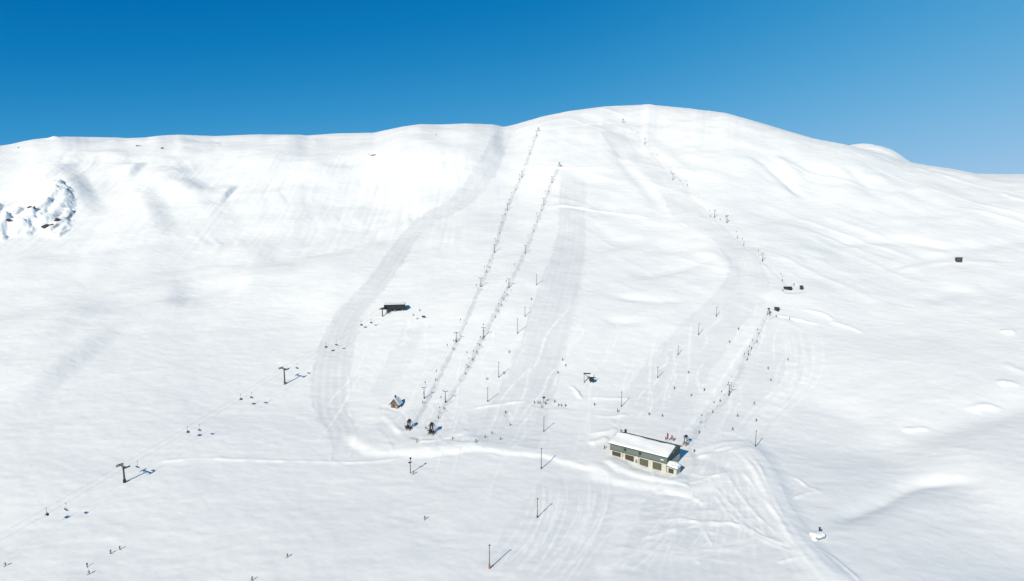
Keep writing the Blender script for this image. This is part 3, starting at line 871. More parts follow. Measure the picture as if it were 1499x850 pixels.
# ---- operator hut by the drag lifts
p = spot(580, 594); 
hut = thing('operator_hut', 'small tan hut with steep dark roof beside the two drag lifts', 'hut', p, R(-18))
k = MB(); k.prism([(-2.1, -1), (2.1, -1), (2.1, 2.0), (0, 4.7), (-2.1, 2.0)], -2.3, 2.3, 'Y'); k.build('wall', TANW, hut)
k = MB()
k.prism([(-2.85, 1.1), (0, 4.78), (0, 5.08), (-3.05, 1.2)], -2.8, 2.8, 'Y'); rr = k.build('roof', mat('dark_roofing', (.03,.03,.033), .8), hut)
k = MB(); k.prism([(2.85, 1.1), (0, 4.78), (0, 5.08), (3.05, 1.2)], -2.8, 2.8, 'Y'); k.build('roof_slope', MATS['dark_roofing'], rr)
snow_slab('snow_cover', ((3.0, -2.7, 1.28), (3.0, 2.7, 1.28), (.02, 2.7, 5.1), (.02, -2.7, 5.1)), .28, rr, 12, 10, 4)
k = MB(); k.box((-.3, -2.34, .9), (.95, .08, 2.0)); dd = k.build('door', BROWNW, hut); k = MB(); k.bar((.0, -2.42, .95), (.0, -2.42, 1.12), .03); k.build('handle', STEEL, dd)
k = MB(); k.box((1.2, -2.34, 1.25), (1.0, .08, .9)); dd = k.build('window', GLASS, hut); k = MB()
for s in (-1, 1): k.box((1.2+s*.53, -2.36, 1.25), (.08, .10, 1.0)); k.box((1.2, -2.36, 1.25+s*.5), (1.14, .10, .08))
k.build('frame', WHITEP, dd)
k = MB(); k.box((1.35, -2.42, .35), (1.5, .10, .7)); k.build('notice_board', mat('pale_red_board', (.55,.25,.22), .7), hut)
k = MB(); k.box((-.7, .8, 5.0), (.8, .8, 2.0)); k.build('chimney', DARK, hut)

# ---- drag lift bottom stations
def drag_station(px, py, label, rz, s=1.0):
    t = thing('drag_lift_station', label, 'lift station', spot(px, py), rz, 'bottom stations of the two long drag lifts')
    t.scale = (s*1.05, s*1.05, s*.84)
    k = MB(); k.box((0, 0, .2), (2.6, 3.6, 1.2), bevel=.06); k.build('plinth', CONC, t)
    for x in (-1, 1):
        k = MB(); k.beam((x*.75, -1.2, .6), (x*.45, 1.2, 5.0), .34, .34); k.build('leg', DARK, t)
        k = MB(); k.beam((x*.75, 1.5, .6), (x*.45, 1.3, 4.6), .26, .26); k.build('strut', DARK, t)
    k = MB(); k.box((0, 1.3, 5.1), (1.5, 2.0, 1.2), bevel=.08); k.bar((0, 1.3, 5.7), (0, 1.3, 6.3), .45); g_ = k.build('gearbox', DARK, t)
    k = MB(); k.ring((0, 1.5, 4.25), 1.45, .13, n=28); 
    for a in range(5): k.beam((0, 1.5, 4.25), (1.4*math.cos(a*1.2566), 1.5+1.4*math.sin(a*1.2566), 4.25), .09, .12)
    k.bar((0, 1.5, 4.1), (0, 1.5, 4.6), .25); k.build('bull_wheel', GREYST, t)
    k = MB(); k.box((0, -.6, 2.2), (1.2, .9, 1.5), bevel=.05); k.build('control_cabinet', DARK, t)
    k = MB()
    for i in range(9): k.bar((-.95-.03*i*0, -1.0+i*.22, .9+i*.42), (-.55, -1.0+i*.22, .9+i*.42), .03)
    k.beam((-.97, -1.1, .7), (-.97, .9, 4.5), .06, .06); k.beam((-.55, -1.1, .7), (-.55, .9, 4.5), .06, .06); k.build('ladder', STEEL, t)
    k = MB(); k.beam((0, -1.6, .6), (0, -3.0, 3.2), .3, .3); k.box((0, -3.05, 3.4), (1.6, .3, .5)); k.build('guide_arm', DARK, t)
    return t
drag_station(598, 628, 'dark drag lift bottom station nearest the tan hut', R(-14))
drag_station(631, 636, 'dark drag lift bottom station farther from the tan hut, with two long shadows', R(-10), 1.1)
p = spot(606, 645)
t = thing('snow_fence', 'low queue fence between the two dark drag lift stations', 'fence', p, R(-15))
for x in (-2, -.7, .7, 2): k = MB(); k.bar((x, 0, -.2), (x, 0, 1.2), .05); k.build('post', GREYST, t)
k = MB()
for z in (.4, .75, 1.1): k.bar((-2, 0, z), (2, 0, z), .025, n=6)
k.build('rail', GREYST, t)

# ---- drag lift towers
def drag_tower(px, py, label, group, rz, h=6.6):
    t = thing('drag_lift_tower', label, 'lift tower', spot(px, py), rz, group)
    k = MB(); k.bar((0, 0, -.6), (0, 0, h), .24, .16, 10); k.build('post', GREYST, t)
    k = MB(); k.box((0, 0, h+.05), (2.6, .22, .24)); k.build('crossarm', GREYST, t)
    for s in (-1, 1):
        k = MB()
        for y in (-.38, 0, .38): k.ring((s*1.2, y, h+.32), .17, .05, 'X', 12, 5)
        k.beam((s*1.2, -.55, h+.2), (s*1.2, .55, h+.2), .08, .14); k.build('sheave_train', DARK, t)
    k = MB(); k.bar((0, 0, -.3), (0, 0, 1.0), .36); k.build('base_padding', DARK, t)
    return t
LINES = {}
def drag_line(key, bottom, towers, top, words, group, h=6.6):
    pts = [spot(*bottom)] + [spot(*q) for q in towers] + [spot(*top)]
    d = pts[-1]-pts[0]; rz = math.atan2(-d.x, d.y)
    for i, q in enumerate(towers):
        drag_tower(q[0], q[1], nth(i, len(towers))+' T-shaped tower of the '+words if len(towers) > 1 else 'T-shaped tower halfway up the '+words, group, rz, h)
    hs_ = [4.3]+[h+.5]*len(towers)+[4.0]
    LINES[key] = ([p+Vector((0, 0, z)) for p, z in zip(pts, hs_)], rz)
    side = Vector((math.cos(rz), math.sin(rz), 0))*1.2
    k = MB()
    for s in (-1, 1):
        L_ = [p+side*s for p in LINES[key][0]]
        for a, b in zip(L_, L_[1:]):
            n = max(2, int((b-a).length/14)); sag = (b-a).length**2/9000.0
            f = lambda t_: a.lerp(b, t_)-Vector((0, 0, 4*sag*t_*(1-t_)))
            for j in range(n): k.bar(f(j/n), f((j+1)/n), .012, n=5)
    tag(k.build('haul_rope', DARK), 'thin steel rope running up the '+words, 'rope')
drag_line('left', (600, 626), [(621,583),(668,500),(704,419),(724,369),(743,307),(764,259),(785,199)], (788,193), 'left long drag lift', 'towers of the left long drag lift')
drag_line('middle', (633, 633), [(652,588),(708,493),(745,420),(769,370),(796,299),(808,267)], (819,246), 'second long drag lift', 'towers of the second long drag lift')
drag_line('right', (1003, 651), [(1067,578)], (1125,463), 'short drag lift above the long garage building', 'towers of the short drag lift')
drag_line('upper', (1156, 421), [(1116,382),(1064,326),(1046,318),(985,263),(944,211)], (913,180), 'upper right drag lift', 'towers of the upper right drag lift')

def top_station(px, py, label, rz, h=4.4):
    t = thing('drag_lift_return', label, 'lift station', spot(px, py), rz)
    for x in (-1, 1): k = MB(); k.beam((x*1.1, -.6, -.5), (x*.25, 0, h), .22, .22); k.build('leg', DARK, t)
    k = MB(); k.beam((0, 1.5, -.5), (0, 0, h), .2, .2); k.build('strut', DARK, t)
    k = MB(); k.ring((0, -.2, h-.3), 1.15, .09, n=24); k.beam((-1.1, -.2, h-.3), (1.1, -.2, h-.3), .1, .1); k.beam((0, -1.3, h-.3), (0, .9, h-.3), .1, .1); k.build('return_wheel', GREYST, t)
    k = MB(); k.box((0, 0, h+.1), (.9, .9, .5)); k.build('head', DARK, t)
    return t
top_station(788, 192, 'small return wheel frame on the skyline at the top of the left long drag lift', R(-5))
top_station(819, 245, 'small return wheel frame on a ledge at the top of the second long drag lift', R(-8))
top_station(1125, 461, 'small return wheel frame at the top of the short drag lift on the right', R(-28), 5.2)
top_station(912, 179, 'small return wheel frame just under the rounded summit', R(30))
q = spot(1003, 651)
t = thing('drag_lift_drive', 'low drive frame of the short drag lift tucked behind the long garage building', 'lift station', q, R(-40))
k = MB(); k.box((0, 0, .4), (2.2, 3, 1.2), bevel=.05); k.build('plinth', CONC, t)
for x in (-.8, .8): k = MB(); k.beam((x, 0, .8), (x*.6, .6, 4.0), .28, .28); k.build('leg', DARK, t)
k = MB(); k.ring((0, .6, 3.9), 1.3, .12); k.beam((-1.3, .6, 3.9), (1.3, .6, 3.9), .12, .12); k.build('bull_wheel', GREYST, t)
k = MB(); k.box((0, .6, 4.6), (1.3, 1.6, .9), bevel=.06); k.build('gearbox', DARK, t)

# ---- station sheds and machinery up the hill
def shed(px, py, name, label, cat, L_, W_, H_, rz, wall=DARK, snow=.25, mono=True):
    t = thing(name, label, cat, spot(px, py), rz)
    k = MB(); k.prism([(-W_/2, -1), (W_/2, -1), (W_/2, H_*.78), (-W_/2, H_)], -L_/2, L_/2, 'X'); k.build('wall', wall, t)
    k = MB(); k.prism([(-W_/2-.25, H_+.03), (W_/2+.25, H_*.78-.02), (W_/2+.25, H_*.78+.14), (-W_/2-.25, H_+.2)], -L_/2-.3, L_/2+.3, 'X'); r_ = k.build('roof', DARK, t)
    if snow: snow_slab('snow_cover', ((-L_/2-.28, -W_/2-.2, H_+.21), (L_/2+.28, -W_/2-.2, H_+.21), (L_/2+.28, W_/2+.2, H_*.78+.15), (-L_/2-.28, W_/2+.2, H_*.78+.15)), snow, r_, 14, 8, 2)
    k = MB(); k.box((-L_*.2, -W_/2-.03, H_*.36), (.9, .08, H_*.62)); dd = k.build('door', BROWNW, t)
    k = MB(); k.box((L_*.22, -W_/2-.03, H_*.58), (L_*.24, .08, H_*.26)); k.build('window', GLASS, t)
    return t
# chairlift top: a long dark shelter on posts with the return wheel beside it
p = spot(578, 455)
cs = thing('chairlift_shelter', 'long dark flat shelter with snow on its roof at the chairlift top', 'lift station', p, R(7))
k = MB(); k.box((0, 0, 3.3), (15.0, 5.2, 3.3), bevel=.05); k.build('body', mat('black_cladding', (.012,.014,.018), .7), cs)
for x in (-5.5, 0, 5.5): k = MB(); k.box((x, 0, .4), (.9, 2.6, 3.0)); k.build('pillar', CONC, cs)
k = MB(); k.box((0, .2, 5.05), (15.6, 5.8, .2)); r_ = k.build('roof', DARK, cs)
snow_slab('snow_cover', ((-7.75, -2.4, 5.16), (7.75, -2.4, 5.16), (7.75, 3.05, 5.16), (-7.75, 3.05, 5.16)), .35, r_, 24, 10, 4)
k = MB(); k.box((3.4, -2.62, 3.5), (3.2, .06, .9)); k.box((-1.2, -2.62, 3.5), (2.4, .06, .9)); k.build('window', GLASS, cs)
cdir = (Vector((-88, 484, 0))-Vector((-137.7, 399, 0))).normalized(); crz = math.atan2(-cdir.x, cdir.y)
p = spot(560, 463)
t = thing('chairlift_return', 'return wheel on a stout post at the left end of the dark chairlift shelter', 'lift station', p, crz)
k = MB(); k.bar((0, 0, -.5), (0, 0, 5.2), .42, .34, 12); k.build('post', GREYST, t)
k = MB(); k.ring((0, 0, 5.4), 2.2, .14, n=32)
for a in range(6): k.beam((0,0,5.4), (2.15*math.cos(a*1.047), 2.15*math.sin(a*1.047), 5.4), .1, .14)
k.build('bull_wheel', GREYST, t)
k = MB(); k.box((0, 1.2, 5.95), (1.6, 4.6, .7), bevel=.08); k.build('housing', DARK, t)
p = spot(620, 466)
t = thing('slope_sign', 'small dark board on two posts right of the chairlift shelter', 'sign', p, R(10))
k = MB(); k.box((0, 0, 1.5), (2.3, .10, 1.1)); k.build('board', DARK, t)
for x in (-.9, .9): k = MB(); k.bar((x, .1, -.3), (x, .1, 2.1), .06); k.build('post', STEEL, t)
# gantry in the middle of the slope
p = spot(862, 560)
t = thing('lift_gantry', 'dark steel gantry with a machine box in the middle of the lower slope', 'lift machine', p, R(-6))
for x, y in ((-2.9, -.8), (-2.9, .8)): k = MB(); k.beam((x, y, -.6), (x, y*.5, 5.6), .26, .26); k.build('leg', DARK, t)
k = MB(); k.box((-1.2, 0, 5.75), (4.4, .9, .5)); k.beam((-2.9, 0, 5.4), (1.2, 0, 3.0), .2, .2); k.build('beam', DARK, t)
k = MB(); k.box((1.6, 0, 2.2), (2.9, 1.9, 1.9), bevel=.1); k.build('machine_box', DARK, t)
k = MB(); k.beam((.9, 0, -.6), (.9, 0, 1.4), .3, .3); k.beam((2.5, 0, -.6), (2.5, 0, 1.4), .3, .3); k.beam((2.7, 0, 3.1), (3.3, .2, 5.2), .24, .24); k.build('support', DARK, t)
k = MB(); k.ring((-.2, 0, 3.4), 1.2, .10, n=24); k.beam((-1.2, 0, 3.4), (1, 0, 3.4), .1, .1); k.build('wheel', GREYST, t)
shed(1153, 423, 'lift_shed', 'long low dark shed at the foot of the upper right drag lift', 'shed', 5.6, 2.6, 2.1, R(-4), snow=.18)
shed(1173, 423, 'lift_shed', 'narrow dark shed right of the long low one at the upper lift foot', 'shed', 2.4, 2.2, 2.9, R(-25), snow=.18)
shed(1137, 454, 'lift_shed', 'small tilted dark cabin above the top of the short drag lift', 'shed', 3.2, 2.4, 2.4, R(-30), snow=.12)
shed(1403, 383, 'weather_hut', 'lone dark grey hut out on the right-hand snowfield', 'hut', 4.4, 3.6, 3.6, R(-12), mat('dark_grey_boards', (.06,.06,.062), .8), snow=.22)
# shed swallowed by snow beside the snowcat road
p = spot(1196, 787)
t = thing('snowed_in_shed', 'low shed almost buried under a thick white snow cap beside the snowcat road', 'shed', p, R(24))
k = MB(); k.box((0, 0, .5), (5.2, 3.6, 2.0)); k.build('wall', mat('grey_boards', (.34,.33,.31), .85), t)
k = MB(); k.ball((0, 0, 1.35), (6.8, 4.8, 1.9), 4, .03, 4); k.ball((-1.7, .4, 1.7), (3.6, 3.4, 1.6), 3, .03, 5); k.ball((1.5, -.5, 1.4), (3.2, 3.6, 1.9), 3, .03, 6); k.ball((-3.0, -1.2, .4), (3.0, 2.6, 1.8), 3, .03, 7); k.build('snow_cover', SNOWCAP, t, True)
k = MB(); k.bar((2.1, .8, 1.2), (2.1, .8, 3.3), .34, .30); k.bar((2.1, .8, 3.3), (2.1, .8, 3.55), .45); k.build('vent_pipe', DARK, t)
k = MB(); k.box((-2.3, -1.85, .6), (.8, .1, 1.4)); k.build('door', BROWNW, t)

# ---- chairlift
def chair_tower(p, label, h, base):
    t = thing('chairlift_tower', label, 'lift tower', p, crz, 'chairlift towers on the left slope')
    k = MB(); k.bar((0, 0, -.8), (0, 0, h), .46, .30, 14); k.build('post', GREYST, t)
    k = MB(); k.box((0, 0, h+.1), (5.6, .42, .42)); k.beam((-2.2, 0, h+.1), (0, 0, h-1.1), .14, .14); k.beam((2.2, 0, h+.1), (0, 0, h-1.1), .14, .14); k.build('crossarm', GREYST, t)
    for s in (-1, 1):
        k = MB()
        for y in (-1.5, -.9, -.3, .3, .9, 1.5): k.ring((s*2.5, y, h-.1), .26, .08, 'X', 14, 5)
        k.beam((s*2.5, -1.8, h+.05), (s*2.5, 1.8, h+.05), .22, .26); k.box((s*2.9, 0, h+.4), (.7, 3.4, .08)); k.build('sheave_assembly', DARK, t)
    k = MB(); k.bar((0, .5, .2), (0, .5, h), .03, n=6)
    for i in range(12): k.bar((-.2, .5, .6+i*h/13), (.2, .5, .6+i*h/13), .03, n=6)
    k.build('ladder', STEEL, t)
    k = MB(); k.bar((0, 0, -.4), (0, 0, 1.5), .66, n=14); bp_ = k.build('base_padding', base, t)
    if base is not DARK: bp_['label'] = 'reddish padding round the foot of the tower'
    return t
T1, T2 = spot(182.5, 706), spot(417, 562)
h1, h2 = height_at(T1, 682.5), height_at(T2, 539.5)
chair_tower(T1, 'tall grey chairlift tower nearer the lower left corner, dark at its foot', h1, DARK)
chair_tower(T2, 'tall grey chairlift tower higher up the left slope, reddish at its foot', h2, mat('red_brown_padding', (.22,.075,.05), .8))
T0 = T1+(T1-T2); T0.z = gz(T0.x, T0.y)
chair_tower(T0, 'grey chairlift tower beyond the lower left corner of the slope', h1, DARK)
TE = spot(560, 463)
sd = Vector((math.cos(crz), math.sin(crz), 0))
tops = [T0+Vector((0,0,h1)), T1+Vector((0,0,h1)), T2+Vector((0,0,h2)), TE+Vector((0,0,5.2))]
ROPE = {}
k = MB()
for s in (-1, 1):
    L_ = [q+sd*(2.5*s)+Vector((0,0,.12)) for q in tops]
    ROPE[s] = []
    for a, b in zip(L_, L_[1:]):
        n = 14; sag = (b-a).length*.012
        f = lambda t_: a.lerp(b, t_)-Vector((0, 0, 4*sag*t_*(1-t_)))
        for j in range(n):
            k.bar(f(j/n), f((j+1)/n), .02, n=5); ROPE[s].append((f(j/n), f((j+1)/n)))
tag(k.build('haul_rope', DARK), 'twin steel rope of the chairlift climbing the left slope', 'rope')
def make_chair():
    t = thing('lift_chair', '', 'chair', (0,0,0), 0, 'chairs hanging on the chairlift')
    k = MB(); k.bar((0, 0, .1), (0, 0, -1.7), .05); k.bar((0, 0, -1.7), (0, -.35, -2.2), .05); k.box((0, 0, .05), (.16, .5, .2)); k.build('hanger', GREYST, t)
    k = MB(); k.box((0, 0, -3.1), (2.1, .55, .12), bevel=.03); k.build('seat', DARK, t)
    k = MB(); k.box((0, -.32, -2.72), (2.1, .10, .62), rx(.15), bevel=.03); k.build('backrest', DARK, t)
    k = MB()
    for s in (-1, 1): k.bar((s*1.08, -.35, -2.2), (s*1.08, -.30, -3.1), .04); k.bar((s*1.08, -.3, -3.1), (s*1.08, .4, -3.05), .04)
    k.bar((-1.08, -.35, -2.2), (1.08, -.35, -2.2), .045); k.build('bail_frame', GREYST, t)
    k = MB(); k.bar((-1.0, .42, -2.75), (1.0, .42, -2.75), .035); k.bar((0, .42, -2.75), (0, .6, -3.6), .03); k.bar((-.8, .6, -3.6), (.8, .6, -3.6), .03); k.build('restraint_bar', GREYST, t)
    return t
def pxof(P):
    v = cam.matrix_world.inverted() @ P
    return CW/2+FPX*v.x/-v.z, CH/2-FPX*v.y/-v.z
bpy.context.view_layer.update()
CHAIRS = [((69,752), -1, 'chair of the lowest pair on the chairlift, the left and darker one'), ((97,743), 1, 'chair of the lowest pair on the chairlift, the right-hand one'),
 ((203,675), 1, 'lone chair just right of the head of the lower chairlift tower'),
 ((272.6,630), -1, 'left chair of the pair halfway between the two chairlift towers'), ((293,623), 1, 'right-hand chair of the pair halfway between the two chairlift towers'),
 ((351.4,582), -1, 'left chair of the pair just below the upper chairlift tower'), ((370,576), 1, 'right-hand chair of the pair just below the upper chairlift tower'),
 ((434.4,534), 1, 'lone chair just right of the head of the upper chairlift tower'),
 ((477,505.5), -1, 'left chair of the pair on the groomed run below the chairlift top'), ((493,501), 1, 'right-hand chair of the pair on the groomed run below the chairlift top'),
 ((528,475), -1, 'left chair of the last pair before the chairlift shelter'), ((543,470), 1, 'right-hand chair of the last pair before the chairlift shelter'),
 ((20,778), -1, 'chair at the left edge, just below the lowest pair on the chairlift')]
proto = None
for (px, py), s, lab in CHAIRS[:-1]:
    best = min(((abs(pxof(a.lerp(b, t_))[0]-px), a.lerp(b, t_)) for a, b in ROPE[s] for t_ in (0,.25,.5,.75)), key=lambda q_: q_[0])[1]
    o = make_chair() if proto is None else copy_tree(proto)
    proto = proto or o
    o.location = best; o.rotation_euler = (0, 0, crz+(math.pi if s < 0 else 0)); o['label'] = lab

# ---- light masts and posts down the pistes
def mast(px, yb, yt, label, padding=None, r=.20):
    p = spot(px, yb); h = height_at(p, yt)
    t = thing('light_mast', label, 'mast', p, R(30), 'tall light masts along the pistes')
    k = MB(); k.bar((0, 0, -.6), (0, 0, h), r, r*.62, 10); k.build('pole', MASTM, t)
    k = MB(); k.box((0, -.22, h-.15), (.7, .34, .3), rx(.5), bevel=.04); k.build('lamp_head', GREYST, t)
    k = MB(); k.bar((0, 0, -.3), (0, 0, 1.7 if padding else .8), r+(.14 if padding else .07), n=10); k.build('base_padding', padding or DARK, t)
    return t
mast(716.5, 832, 797, 'tall light mast with orange padding at its foot, closest to the bottom edge', ORANGE, .24)
mast(786.5, 757, 729, 'tall light mast on open snow between the orange-footed mast and the white bank', None, .22)
mast(792.3, 686, 656, 'tall light mast standing in front of the bright ploughed bank', None, .24)
mast(796, 631, 610, 'light mast below the group of people on the lower piste')
mast(714, 588, 567, 'light mast beside the bright drift right of the second drag lift station')
mast(730, 552, 530, 'light mast at the left edge of the middle piste, level with the gantry')
mast(757.5, 488, 466, 'light mast on the left edge of the middle piste, next above the gantry-level one')
mast(768.5, 463, 449, 'shorter light mast at the left edge of the middle piste, above a taller one')
mast(785.5, 417, 401, 'light mast highest on the left edge of the middle piste')
mast(909.5, 595, 573, 'light mast beside the small orange post left of the right piste')
mast(962.5, 553, 537, 'light mast lowest but one in the slanting row left of the short drag lift')
mast(992.5, 519, 506, 'light mast in the middle of the slanting row left of the short drag lift')
mast(1022.5, 490, 473, 'light mast second from the top of the slanting row left of the short drag lift')
mast(1048.5, 463, 449, 'light mast at the top of the slanting row left of the short drag lift')
mast(1105.5, 656, 630, 'light mast standing alone right of the long garage building')
p = spot(904, 603)
t = thing('marker_post', 'short orange marker post beside a light mast', 'post', p, 0)
k = MB(); k.bar((0, 0, -.4), (0, 0, 2.1), .30, .26, 12); k.build('padding', ORANGE, t)
k = MB(); k.bar((0, 0, 2.1), (0, 0, 2.6), .06); k.build('post', STEEL, t)
p = spot(601, 693); h = height_at(p, 671)
t = thing('camera_mast', 'short mast with crossarm and box head below the drag lift stations', 'mast', p, R(25))
k = MB(); k.bar((0, 0, -.5), (0, 0, h), .20, .15, 10); k.build('pole', GREYST, t)
k = MB(); k.box((-.1, 0, h-1.9), (1.9, .3, .35)); k.box((-.5, -.2, h-1.9), (.6, .5, .6), bevel=.05); k.build('crossarm', DARK, t)
k = MB(); k.box((.15, 0, h+.1), (.75, .7, .8), bevel=.08); k.build('head', DARK, t)
p = spot(796, 590); 
t = thing('sign_post', 'dark notice post in the middle of the group of people', 'sign', p, R(5))
k = MB(); k.bar((0, 0, -.4), (0, 0, 4.3), .12); k.build('post', DARK, t)
k = MB(); k.box((0, -.14, 3.7), (1.5, .12, 1.0)); k.build('board', DARK, t)

# ---- rock outcrops
def rock(px, py, d, label, rz=0.0, seed=0, n=3):
    p = spot(px, py); g = random.Random(seed)
    bm = bmesh.new()
    for k in range(n+1):
        off = Vector((g.uniform(-.38, .38)*d[0], g.uniform(-.25, .25)*d[1], g.uniform(-.15, .12)*d[2])); f = g.uniform(.45, .9)
        vs_ = []
        for j in range(13):
            q = Vector((g.gauss(0, 1), g.gauss(0, 1), g.gauss(0, 1))).normalized()*.5*g.uniform(.8, 1.1)
            vs_.append(bm.verts.new(Vector((q.x*d[0]*f, q.y*d[1]*f, q.z*d[2]*f))+off))
        r = bmesh.ops.convex_hull(bm, input=vs_)
        bmesh.ops.delete(bm, geom=[v for v in vs_ if v.is_valid and not v.link_faces], context='VERTS')
    me = bpy.data.meshes.new('rock_outcrop'); bm.to_mesh(me); bm.free(); me.materials.append(ROCK)
    o = bpy.data.objects.new('rock_outcrop', me); COL.objects.link(o); o.location = p; o.rotation_euler = (0, 0, rz)
    tag(o, label, 'rock', 'rocks showing through the snow on the far left')
    return o
rock(73, 337, (11, 4.6, 5.0), 'largest black rock at the bottom right of the snowy crag', .35, 1, 5)
rock(86, 331, (7.5, 4, 4.6), 'black rock just up and right of the largest one on the crag', .4, 2)
rock(48, 324, (7, 4, 4.8), 'black rock in the middle of the snowy crag', .2, 3)
rock(14, 338, (8.5, 4, 4.6), 'black rock at the lower left of the snowy crag', -.1, 4)
rock(101, 292, (2.2, 2, 2.4), 'small dark rock on the right rim of the snowy crag', .3, 5, 2)
rock(203, 213.5, (5.0, 2.0, 2.2), 'thin dark rock just under the left skyline', .2, 6)
rock(238, 217.5, (3.4, 2.2, 3.0), 'short dark rock right of the thin one under the left skyline', .5, 7)
rock(547, 226, (8, 3, 2.6), 'dark rock on the plateau edge left of the groomed run', .2, 8)
rock(638, 198, (3, 2, 1.9), 'tiny grey rock close below the skyline left of the groomed run', 0, 9, 2)
rock(27, 216, (2.4, 2, 2), 'tiny dark rock under the skyline at the far left', 0, 10, 2)
# ------------------------------------------------------------------ skiers
DN = math.pi
G_ = random.Random(5)
def tow(key, spots, words):
    L_, rz = LINES[key]
    for i, (px, py) in enumerate(spots):
        jk = ['black', 'dark grey', 'dark blue', 'black', 'dark green'][i % 5]
        lab = nth(i, len(spots))+' skier being towed up the '+words
        o = person(px, py, lab, jk, 'tow', rz, 'skiers towed up the '+words)
        # the T-bar behind the skier, hanging from the rope above
        t = T_BAR() ; t.location = o.location+Vector((0, 0, .82)); t.rotation_euler = (0, 0, rz)
        t['label'] = 'T-bar hanger pulling the '+lab.split(' being')[0]+' on the '+words; t['group'] = 'T-bar hangers in use'
_tb = []
def T_BAR():
    if _tb: return copy_tree(_tb[0])
    t = thing('tow_hanger', '', 'tow bar')
    k = MB(); k.bar((-.55, -.22, 0), (.55, -.22, 0), .035, n=6); k.build('crossbar', DARK, t)
    k = MB(); k.bar((0, -.22, 0), (0, 2.2, 4.4), .025, n=6); k.build('rod', STEEL, t)
    k = MB(); k.box((0, 2.35, 4.8), (.35, .35, .9)); k.build('spring_box', DARK, t)
    _tb.append(t); return t
tow('left', [(619,590),(637.6,557),(663,511),(667,499.5),(712,398),(716,391),(728,352),(731,341),(734.5,326),(739,314),(745,299),(755,278),(760,263),(775,226),(781,207)], 'left long drag lift')
tow('middle', [(642,611.5),(650,598),(681,547),(685,537.5),(691.5,526.5),(698,515.5),(702,505.5),(706,496),(725,464.5),(729,455.5),(734,447),(737.5,438.5),(742,431.5),(781,338),(786,325),(792,308),(803,280)], 'second long drag lift')
tow('right', [(1023.5,633),(1043,603),(1054,587),(1068,574),(1093.6,526),(1095.5,518),(1100,509.5),(1108,500)], 'short drag lift')
tow('upper', [(1145,411),(1088.5,358.5),(1079.5,348.5),(1064,326),(1040,317),(1006,272),(982,253)], 'upper right drag lift')
def empties(key, ts, words):
    L_, rz = LINES[key]
    cum = [0]
    for a, b in zip(L_, L_[1:]): cum.append(cum[-1]+(b-a).length)
    sd_ = Vector((math.cos(rz), math.sin(rz), 0))*-1.2
    for t_ in ts:
        s_ = t_*cum[-1]
        i = max(j for j in range(len(L_)-1) if cum[j] <= s_)
        p = L_[i].lerp(L_[i+1], (s_-cum[i])/(cum[i+1]-cum[i]))+sd_
        if not _eh:
            h = thing('empty_tow_hanger', '', 'tow bar')
            k = MB(); k.box((0, 0, -.5), (.36, .36, 1.0)); k.build('spring_box', DARK, h)
            k = MB(); k.bar((0, 0, -1.0), (0, 0, -2.4), .03, n=6); k.build('rod', STEEL, h)
            k = MB(); k.bar((-.55, 0, -2.4), (.55, 0, -2.4), .04, n=6); k.build('crossbar', DARK, h)
            _eh.append(h); o = h
        else: o = copy_tree(_eh[0])
        o.location = p; o.rotation_euler = (0, 0, rz)
        o['label'] = 'small empty T-bar hanger going back down the '+words
        o['group'] = 'empty hangers on the '+words
_eh = []
empties('left', [.07,.15,.21,.30,.36,.47,.58,.69,.77,.9], 'left long drag lift')
empties('middle', [.06,.17,.25,.39,.46,.6,.72,.85], 'second long drag lift')
empties('right', [.15,.4,.62,.83], 'short drag lift')
empties('upper', [.12,.3,.52,.7,.88], 'upper right drag lift')

